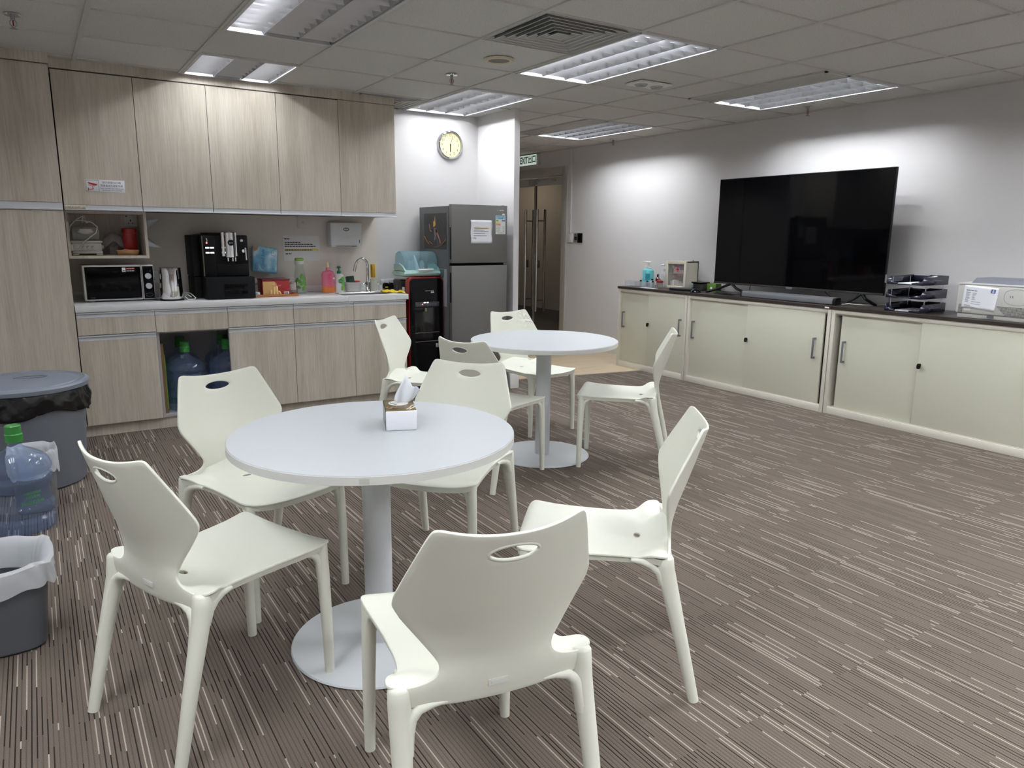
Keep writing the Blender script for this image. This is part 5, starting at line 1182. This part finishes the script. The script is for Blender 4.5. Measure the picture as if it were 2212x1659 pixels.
cable('cable', 'black cable drooping behind the soundbar from the television', [(5.44, 4.45, .99), (5.45, 4.46, .90), (5.42, 4.44, z + .01), (5.40, 4.30, z), (5.43, 4.15, z), (5.40, 4.0, z + .02), (5.42, 3.9, z), (5.40, 3.75, z), (5.42, 3.6, z)])
cable('cable', 'black cable hanging from the television beside its near foot', [(5.44, 3.75, 1.0), (5.45, 3.70, .93), (5.44, 3.62, .88), (5.42, 3.56, z), (5.44, 3.50, z)])
cable('cable', 'white cable trailing behind the near television foot', [(5.30, 3.44, z), (5.33, 3.40, z + .008), (5.40, 3.34, z), (5.50, 3.28, z), (5.62, 3.25, z)], .004, M_cable)
cable('cable', 'tangle of black cable between the far television foot and the mouse', [(5.34, 4.75, z), (5.28, 4.72, z + .008), (5.25, 4.62, z + .004), (5.28, 4.50, z), (5.34, 4.52, z + .010), (5.33, 4.66, z + .014), (5.26, 4.68, z + .016), (5.25, 4.54, z + .012), (5.33, 4.45, z + .006), (5.42, 4.52, z)], .006)
t = thing('power_strip', 'black power strip lying behind the soundbar', 'power strip', (5.47, 4.35, ZC2 + .0005), WX); MB().box(-.10, .10, -.02, .02, 0, .030, .004).build('strip', M_black, t)
t = thing('media_box', 'small black box behind the soundbar near the cabinet joint', 'box', (5.40, 3.62, ZC2 + .0005), WX); MB().box(-.06, .06, -.03, .03, 0, .024, .005).build('box', M_black, t)
# letter trays
t = thing('letter_trays', 'stack of three navy letter trays on wire risers between television and printer', 'letter trays', (5.20, 2.83, ZC2 + .0005), WX)
nav = mat('navy_plastic', srgb(34, 34, 50), .22)
for k in range(3):
    z0 = .0 + .097 * k; dx = .006 * (2 - k)
    mb = MB(); X0a, X1a, Y1a = -.200, .055, .34
    mb.box(X0a, X1a, .0, Y1a, z0, z0 + .004, .001)
    mb.mesh([(X1a, .0, z0), (X1a, Y1a, z0), (X1a, Y1a, z0 + .062), (X1a, .02, z0 + .054), (X1a, -.002, z0 + .030)], [(0, 1, 2, 3, 4)])
    mb.mesh([(X0a, .0, z0), (X0a, Y1a, z0), (X0a, Y1a, z0 + .062), (X0a, .02, z0 + .054), (X0a, -.002, z0 + .030)], [(0, 1, 2, 3, 4)])
    mb.mesh([(X0a, Y1a, z0), (X1a, Y1a, z0), (X1a, Y1a, z0 + .062), (-.07, Y1a, z0 + .062), (-.09, Y1a, z0 + .055), (X0a, Y1a, z0 + .055)], [range(6)])
    mb.mesh([(X0a, 0, z0), (-.13, 0, z0), (-.12, 0, z0 + .012), (X0a, 0, z0 + .030)], [(0, 1, 2, 3)]).mesh([(X1a, 0, z0), (X1a - .07, 0, z0), (X1a - .08, 0, z0 + .012), (X1a, 0, z0 + .030)], [(0, 1, 2, 3)])
    p = mb.build('tray', nav, t, solid=.003)
    mb = MB()
    for i in range(11):
        for j in range(4): mb.box(X0a + .0018, X0a + .0026, .06 + .012 * i + .004 * j, .066 + .012 * i + .004 * j, z0 + .018 + .008 * j, z0 + .023 + .008 * j)
    for i in range(12): mb.box(X1a + .0018, X1a + .0026, .12 + .011 * i, .126 + .011 * i, z0 + .028, z0 + .033)
    mb.build('perforation', mat('perforation_grey', srgb(112, 112, 124), .6), p)
mb = MB()
for x in (-.195, .050):
    for y in (.06, .29): mb.cyl((x, y, .03), .0028, .215, 10)
mb.build('riser', M_alu, t)
for k, lb in ((0, 'loose sheets of paper in the bottom letter tray'), (2, 'loose sheets of paper in the top letter tray')):
    tag(MB().box(-.155, .048, .008, .30, 0, .004).build('paper_sheets', M_paper, None, loc=(5.20, 2.83, ZC2 + .005 + .097 * k), rz=WX), lb, 'papers')
# printer
t = thing('printer', 'pale grey desktop laser printer at the near end of the dark worktop', 'printer', (5.215, 2.31, ZC2 + .0005), WX)
pg = mat('printer_grey', srgb(196, 196, 192), .45); Wp = .235
mb = MB(); mb.box(-Wp, Wp, .0, .40, .028, .222, .012, 3).box(-Wp + .01, Wp - .01, .012, .39, .0, .030, .004); mb.build('case', pg, t)
MB().prism([(.0, .222), (.0, .228), (.39, .236), (.39, .222)], -Wp - .004, Wp + .004, Matrix(((0, 0, 1, 0), (1, 0, 0, 0), (0, 1, 0, 0), (0, 0, 0, 1)))).build('top_edge', mat('printer_light', srgb(214, 214, 212), .4), t)
MB().prism([(.07, .228), (.13, .262), (.36, .262), (.39, .230)], -Wp + .05, Wp - .01, Matrix(((0, 0, 1, 0), (1, 0, 0, 0), (0, 1, 0, 0), (0, 0, 0, 1)))).build('top_tray', mat('printer_dark', srgb(112, 116, 126), .4), t)
mb = MB()
for i in range(4):
    for j in range(8): mb.box(-Wp + .020 + .007 * i, -Wp + .0245 + .007 * i, -.0012, 0, .035 + .0072 * j, .0396 + .0072 * j)
mb.build('vent_holes', mat('vent_dark', srgb(84, 84, 82), .7), t); mb = MB()
for i in range(26):
    for j in range(8):
        if i + j > 6 and i < 26: mb.box(.020 + .0072 * i, .0246 + .0072 * i, -.0012, 0, .036 + .0072 * j, .0406 + .0072 * j)
mb.build('vent_holes', mat('vent_dark', srgb(84, 84, 82), .7), t)
MB().box(-Wp + .055, -Wp + .100, -.003, 0, .042, .062, .002).build('latch', pg, t)
mb = MB(); q = smooth_poly([(.055, .105), (.205, .105), (.205, .205), (.055, .205)], 2); mb.tube([(x, -.0008, z_) for x, z_ in q], .0010, 6, closed=True); mb.box(.090, .094, -.001, 0, .150, .164).box(.103, .108, -.001, 0, .150, .164); mb.build('side_cover_seam', M_grey, t)
mb = MB(); mb.box(-.03, .01, -.004, .0, .010, .028); mb.build('base_latch', M_dgrey, t)
t = thing('printed_notice', 'test page with a navy emblem taped to the printer', 'notice', (5.2128, 2.398, ZC2 + .138), WX)
t.rotation_euler = (0, math.radians(3.5), WX)
rows = [[(-.105 + .021 * i, -.001 - (.010 * max(0, (i - 7) / 3) ** 2 * max(0, (6 - k) / 6)), -.075 + .015 * k) for i in range(11)] for k in range(11)]
MB().grid(rows).build('sheet', M_paper, t, solid=.0005)
mb = MB(); mb.use(M_inkg); lines(mb, -.090, -.02, [.042], -.0016, .006); lines(mb, -.090, -.06, [.028], -.0016, .004); lines(mb, -.088, -.060, [.021 - .007 * i for i in range(9)], -.0014, .003, .01); lines(mb, -.048, -.022, [.026 - .007 * i for i in range(7)], -.0014, .003, .012); lines(mb, -.048, .01, [-.030, -.044], -.0014, .003); lines(mb, -.090, -.05, [-.058], -.0016, .004); lines(mb, -.088, -.02, [-.066], -.0014, .003); mb.build('print', M_inkg, t)
MB().box(.062, .088, -.0022, -.0012, .040, .064).build('emblem', mat('emblem_navy', srgb(38, 78, 148), .6), t)
mb = MB(); mb.box(.068, .082, -.0028, -.002, .044, .050).box(.070, .080, -.0028, -.002, .052, .060); mb.build('emblem_mark', M_paper, t)
# first-aid box and its neighbours
t = thing('first_aid_box', 'cream first aid box with a red cross on its glass door', 'first aid box', (5.40, 5.345, ZC2 + .0005), WX)
fb_ = mat('first_aid_cream', srgb(204, 200, 184), .45); Wb = .139; Hb = .275
mb = MB(); mb.box(-Wb, -Wb + .012, .012, .17, 0, Hb).box(Wb - .012, Wb, .012, .17, 0, Hb).box(-Wb, Wb, .012, .17, Hb - .012, Hb).box(-Wb, Wb, .012, .17, 0, .012).box(-Wb, Wb, .16, .17, 0, Hb).box(-Wb + .012, Wb - .012, .04, .16, .148, .152); mb.build('case', fb_, t)
mb = MB(); mb.box(-Wb, -Wb + .030, -.006, .011, 0, Hb, .002).box(Wb - .030, Wb, -.006, .011, 0, Hb, .002).box(-Wb + .03, Wb - .03, -.006, .011, Hb - .030, Hb, .002).box(-Wb + .03, Wb - .03, -.006, .011, 0, .030, .002); dr = mb.build('door_frame', fb_, t)
MB().box(-Wb + .03, Wb - .03, .002, .005, .03, Hb - .03).build('door_glass', clear('door_glass', (.93, .94, .93), .08, .02), dr)
mb = MB(); mb.box(-.002, .052 - .012, -.0, .0018, .188, .200).box(.013, .025, -.0, .0018, .172, .216); mb.build('red_cross', mat('cross_red', srgb(190, 30, 60), .5), dr)
mb = MB(); mb.text('急救藥箱', .026, (.018, .0008, .118), 1.15, depth=.001); mb.build('door_lettering', mat('letter_rose', srgb(176, 110, 110), .5), dr)
MB().cyl((.11, .12, Hb), .006, .012, 10).cyl((-.03, .13, Hb), .005, .006, 10).build('hanging_lug', M_dsteel, t)
MB().box(Wb - .001, Wb + .002, .018, .03, .19, .22).build('catch', M_alu, t)
mb = MB(); t2 = thing('dressing_pack', 'purple and white dressing packet on the upper shelf of the first aid box', 'packet', (5.392, 5.345, ZC2 + .153), WX)
mb.use(mat('pack_purple', srgb(96, 66, 112), .5)).box(-.090, .085, .04, .085, .0, .085, .004); mb.use(mat('pack_blue', srgb(112, 150, 190), .5)).box(-.092, -.06, .036, .06, .05, .088, .004); mb.use(mat('pack_pink', srgb(206, 170, 176), .5)).box(-.06, .02, .03, .06, 0, .06, .006).box(.02, .08, .03, .07, .0, .035, .004); mb.use(mat('pack_coral', srgb(206, 120, 100), .5)).box(-.066, -.04, .026, .05, .045, .072, .004); mb.build('packet', M_paper, t2)
t2 = thing('gauze_bundle', 'bundle of white gauze rolls on the floor of the first aid box', 'gauze', (5.418, 5.345, ZC2 + .0128), WX)
mb = MB(); gz = mat('gauze', srgb(210, 196, 192), .9, var=.25, vscale=60)
for x, y, r in ((-.075, .03, .030), (-.035, .02, .034), (.005, .03, .028), (.045, .025, .022), (.075, .03, .020)): mb.lathe([(0, 0), (r, .002), (r, 2.1 * r), (r * .4, 2.2 * r), (0, 2 * r)], 18, c=(x, y, 0))
mb.build('rolls', gz, t2)
def pump_bottle(nm_, lb, cat, x, y, r, h, m, mlabel, rz, neck=.35, long=.045):
    t = thing(nm_, lb, cat, (x, y, ZC2 + .0005), rz)
    MB().lathe([(0, .001), (r * .9, .001), (r, .006), (r, h * .78), (r * .92, h * .88), (r * neck, h * .97), (r * neck, h), (0, h)], 32).build('body', m, t)
    p = MB().cyl((0, 0, h), r * .42, .022, 20).cyl((0, 0, h + .02), .006, .038, 12).build('pump', M_white, t)
    MB().tube([(.012, 0, h + .060), (0, 0, h + .062), (-long * .6, 0, h + .062), (-long, 0, h + .052)], [.009, .009, .006, .004], 10).build('spout', M_white, p)
    if mlabel:
        R = r * 1.01; mb = MB(); mb.grid([[(R * math.cos(a), R * math.sin(a), z_) for a in [PI - rz + (k - 6) * .16 for k in range(13)]] for z_ in (h * .35, h * .7)]); mb.build('label', mlabel, t)
    return t
teal = mat('teal_gel', srgb(118, 200, 208), .25); tl2 = mat('teal_label', srgb(34, 142, 156), .4); tl3 = mat('aqua_label', srgb(120, 196, 204), .4)
pump_bottle('sanitiser_bottle', 'tall aqua hand rub bottle furthest from the first aid box', 'bottle', 5.53, 5.905, .046, .185, teal, tl3, -1.35, long=.07)
pump_bottle('sanitiser_bottle', 'aqua hand rub bottle with a dark teal band, second from the first aid box', 'bottle', 5.46, 5.785, .043, .185, teal, tl2, -1.5, long=.07)
pump_bottle('pump_bottle', 'clear pump bottle next to the first aid box', 'bottle', 5.46, 5.585, .046, .165, clear('clear_pump', (.94, .95, .95), .22, .05), None, -1.3, long=.04)
t = thing('spray_bottle', 'slim clear bottle with ribbed sides behind the brown medicine bottle', 'bottle', (5.54, 5.665, ZC2 + .0005)); MB().lathe([(0, .001)] + [(.026 + .002 * (k % 2), .006 + .012 * k) for k in range(12)] + [(.020, .150), (.020, .172), (0, .174)], 24).build('body', clear('clear_pump', (.94, .95, .95), .22, .05), t)
t = thing('medicine_bottle', 'brown medicine bottle with a black cap between the pump bottles', 'bottle', (5.46, 5.655, ZC2 + .0005)); MB().lathe([(0, .001), (.024, .001), (.026, .006), (.026, .085), (.012, .100), (0, .101)], 24).build('body', mat('brown_glass', srgb(84, 24, 18), .1), t); MB().cyl((0, 0, .101), .014, .028, 20, 'z', .002).build('cap', M_black, t)
MB().lathe([(.0265, .02), (.0265, .055)], 24).build('label', M_paper, t)
t = thing('white_vial', 'small white bottle with a dark cap in the clear organiser', 'bottle', (5.44, 5.72, ZC2 + .006)); MB().lathe([(0, 0), (.018, 0), (.018, .055), (0, .056)], 20).build('body', M_white, t); MB().cyl((0, 0, .056), .012, .015, 16).build('cap', M_black, t)
t = thing('red_lid_jar', 'clear jar with a red lid beside the first aid box', 'jar', (5.36, 5.525, ZC2 + .0005)); MB().lathe([(0, .001), (.032, .001), (.034, .05), (0, .051)], 28).build('body', clear('jar_plastic', (.78, .76, .72), .35, .08, (.55, .52, .48)), t); MB().lathe([(.035, .052), (.036, .07), (0, .082)], 28).build('lid', M_red, t)
M_acr = clear('acrylic', (.93, .94, .95), .14, .04)
for a, b, lb in ((5.99, 5.83, 'clear acrylic organiser box at the far end of the dark worktop'), (5.825, 5.56, 'clear acrylic organiser box of small bottles before the soap bottles')):
    t = thing('organiser_box', lb, 'organiser', (5.30, (a + b) / 2, ZC2 + .0005), WX, 'clear organiser boxes'); W = (a - b) / 2
    mb = MB(); mb.box(-W, W, 0, .003, 0, .052).box(-W, W, .09, .093, 0, .052).box(-W, -W + .003, 0, .093, 0, .052).box(W - .003, W, 0, .093, 0, .052).box(-W, W, 0, .093, 0, .003); mb.box(-.001, .001, 0, .09, 0, .045); mb.build('tray', M_acr, t)
    if W > .1: mb = MB(); mb.text('口罩', .030, (.06, -.0006, .026)); mb.build('handwriting', M_inkg, t)
for x, y, lb in ((5.335, 5.78, 'small dark bottle cap poking from the clear organiser, far side'), (5.335, 5.68, 'small dark bottle in the clear organiser, near the middle'), (5.335, 5.60, 'small dark marker standing in the clear organiser, near side')):
    t = thing('small_vial', lb, 'bottle', (x, y, ZC2 + .004), 0, 'vials in the organiser'); MB().cyl((0, 0, 0), .013, .048, 16).build('body', mat('vial_grey', srgb(120, 120, 124), .4), t); MB().cyl((0, 0, .048), .011, .014, 16).build('cap', M_black, t)
t = thing('note_card', 'white card lying before the first aid box', 'card', (5.20, 5.52, ZC2 + .0005), WX); MB().box(-.10, .09, -.02, .05, 0, .002).build('card', M_paper, t)
t = thing('laptop', 'closed black laptop lying next to the mouse', 'laptop', (5.19, 5.13, ZC2 + .0005), WX); MB().prism(smooth_poly([(-.15, .0), (.15, .02), (.15, .21), (-.15, .21)], 2), .001, .016).build('base', M_black, t); MB().prism(smooth_poly([(-.148, .002), (.148, .022), (.148, .208), (-.148, .208)], 2), .0165, .022).build('lid', mat('laptop_lid', srgb(30, 31, 35), .3), t)
t = thing('computer_mouse', 'black computer mouse beside the laptop', 'mouse', (5.225, 4.905, ZC2 + .0005), WX - .4); MB().lathe([(0, .034), (.4, .030), (.8, .018), (1, .004), (.98, 0), (0, 0)][::-1], 28, sx=.034, sy=.055).build('shell', M_gloss, t); MB().cyl((-.003, -.028, .027), .006, .006, 14, 'x').build('wheel', M_grey, t)
t = thing('router_box', 'navy carton with a printed pattern behind the laptop', 'box', (5.50, 5.21, ZC2 + .0005), WX); MB().box(-.09, .075, 0, .09, 0, .072, .002).build('carton', mat('carton_navy', srgb(30, 38, 56), .4), t)
mb = MB()
for i in range(6):
    for j in range(2): mb.box(-.038 + .014 * i, -.028 + .014 * i, -.001, 0, .022 + .02 * j, .036 + .02 * j)
mb.build('print', mat('print_sky', srgb(120, 170, 214), .5), t)
t = thing('desk_speaker', 'black rounded speaker with a flat top behind the mouse', 'speaker', (5.46, 5.10, ZC2 + .0005), WX); MB().box(-.06, .06, 0, .09, 0, .066, .008, 3).build('cabinet', mat('speaker_black', srgb(36, 36, 37), .7), t); MB().box(-.072, .066, -.02, .10, .068, .080, .005, 3).build('top_plate', M_gloss, t)
t = thing('green_box', 'green carton with a white label near the far television foot', 'box', (5.52, 4.985, ZC2 + .0005), WX); MB().box(-.055, .06, 0, .08, 0, .070, .002).build('carton', mat('carton_lime', srgb(92, 132, 44), .5), t); MB().box(-.01, .018, -.001, 0, .018, .038).build('label', M_paper, t)

# ---------------------------------------------------------------- bins
t = thing('waste_bin', 'large round grey bin with a lid and a black bag', 'bin', (-.122, 4.676, 0), 0.0)
MB().lathe([(0, .001), (.245, .001), (.256, .010), (.296, .530), (.290, .530), (.25, .02), (0, .015)], 72).build('body', mat('bin_grey', srgb(100, 104, 111), .5), t)
rows = []
for i in range(12):
    s = i / 11; r = []
    for k in range(96):
        a = 2 * PI * k / 96; wv = .006 * math.sin(9 * a + 5 * s) + .004 * math.sin(23 * a - 7 * s) + .003 * math.sin(41 * a + 11 * s)
        R_ = .2995 + .012 * math.sin(PI * s) + wv * (.3 + s); zz = .540 - s * (.140 + .030 * math.sin(a * 2 + .6) + .01 * math.sin(7 * a))
        r.append((R_ * math.cos(a), R_ * math.sin(a), zz))
    rows.append(r)
mb = MB(); mb.grid(rows, closed=True); mb.build('bin_bag', mat('bag_black', srgb(14, 14, 15), .22, bump=.5, bscale=40), t, solid=.001)
l = MB().lathe([(.300, .532), (.314, .536), (.316, .556), (.310, .566), (.296, .570), (.284, .562), (.268, .560), (.262, .566), (.20, .576), (0, .580)], 80).build('lid', mat('lid_grey', srgb(113, 120, 131), .42), t)
mb = MB(); q = [(.075 * math.cos(a) + .04, .028 * math.sin(a) + .02, .581) for a in [2 * PI * k / 30 for k in range(30)]]; mb.tube(q, .005, 8, closed=True, flat=.5); mb.lathe([(0, .576), (1, .5785)], 30, c=(.04, .02, 0), sx=.07, sy=.024); mb.build('lid_grip', mat('grip_grey', srgb(98, 104, 114), .5), l)
M_liner = clear('bag_liner', (.90, .91, .93), .66, .15, (.78, .80, .83))
def liner(pts_fn, n, ztop, drop, t, inset):
    rows = []
    for i in range(12):
        s = i / 11; r = []
        for k in range(n):
            x, y = pts_fn(k / n); a = 2 * PI * k / n
            wv = 1 + .012 * math.sin(9 * a + 4 * s) + .008 * math.sin(17 * a - 9 * s)
            if i < 5: q = 1 - i / 4; f = 1.005 - .20 * q ** .7; z_ = ztop - .10 * q ** 1.6 + .006 * math.sin(5 * a)
            else: q = (i - 4) / 7; f = 1.055 + .02 * math.sin(PI * q * .5); z_ = ztop + .008 * math.sin(PI * q) * (q < .5) - drop * q * (1 + .15 * math.sin(3 * a + 1) + .06 * math.sin(11 * a)) + .006 * math.sin(5 * a) * (1 - q)
            r.append((x * f * wv, y * f * wv, z_))
        rows.append(r)
    mb = MB(); mb.grid(rows, closed=True); return mb.build('liner', M_liner, t)
def rr_pt(W, L, rad):
    def f(s):
        a = 2 * PI * s; c, q = math.cos(a), math.sin(a); p = .38
        return (W * math.copysign(abs(c) ** p, c), L * math.copysign(abs(q) ** p, q))
    return f
t = thing('waste_bin', 'slim grey bin with a translucent liner behind the blue water bottle', 'bin', (-.105, 4.185, 0))
f = rr_pt(.100, .10, .03); mb = MB(); mb.grid([[(f(k / 48)[0] * s, f(k / 48)[1] * s, z_) for k in range(48)] for s, z_ in ((.1, .003), (.80, .003), (.84, .012), (1, .30), (.96, .30), (.80, .02), (.1, .015))], closed=True); mb.build('body', mat('bin_mid_grey', srgb(122, 122, 122), .5), t)
liner(f, 120, .312, .115, t, 0)
t = thing('waste_bin', 'dark grey square bin with a translucent liner, nearest the camera', 'bin', (-.265, 2.815, 0))
W, L = .205, .150; f = rr_pt(W, L, .03); mb = MB(); mb.grid([[(f(k / 56)[0] * s, f(k / 56)[1] * s, z_) for k in range(56)] for s, z_ in ((.1, .003), (.82, .003), (.86, .010), (1.0, .29), (.97, .29), (.83, .02), (.1, .015))], closed=True); mb.build('body', mat('bin_dark_grey', srgb(84, 87, 92), .5), t)
liner(f, 140, .306, .085, t, 0)
MBW = mat('rubbish_green', srgb(60, 170, 60), .5)
o = MB().lathe([(0, -.03), (.028, -.024), (.036, -.004), (.026, .014), (0, .02)], 24).build('food_container', MBW, None, loc=(-.185, 2.80, .195)); tag(o, 'bright green round wrapper in the square bin', 'rubbish')
o = MB().tube([(-.05, 0, 0), (-.02, .02, .03), (.03, .01, .04), (.055, -.02, .02)], .004, 8).build('drinking_straw', mat('straw_white', srgb(200, 200, 196), .5), None, loc=(-.125, 2.80, .20)); tag(o, 'bent white straw in the square bin', 'rubbish')
o = MB().lathe([(0, -.05), (.10, -.05), (.13, .0), (.10, .03), (.04, .05), (0, .045)], 20, sy=.7).build('crumpled_bags', mat('rubbish_grey', srgb(150, 152, 156), .8, bump=1.0, bscale=25), None, loc=(-.27, 2.815, .12)); tag(o, 'crumpled pale plastic filling the square bin', 'rubbish')
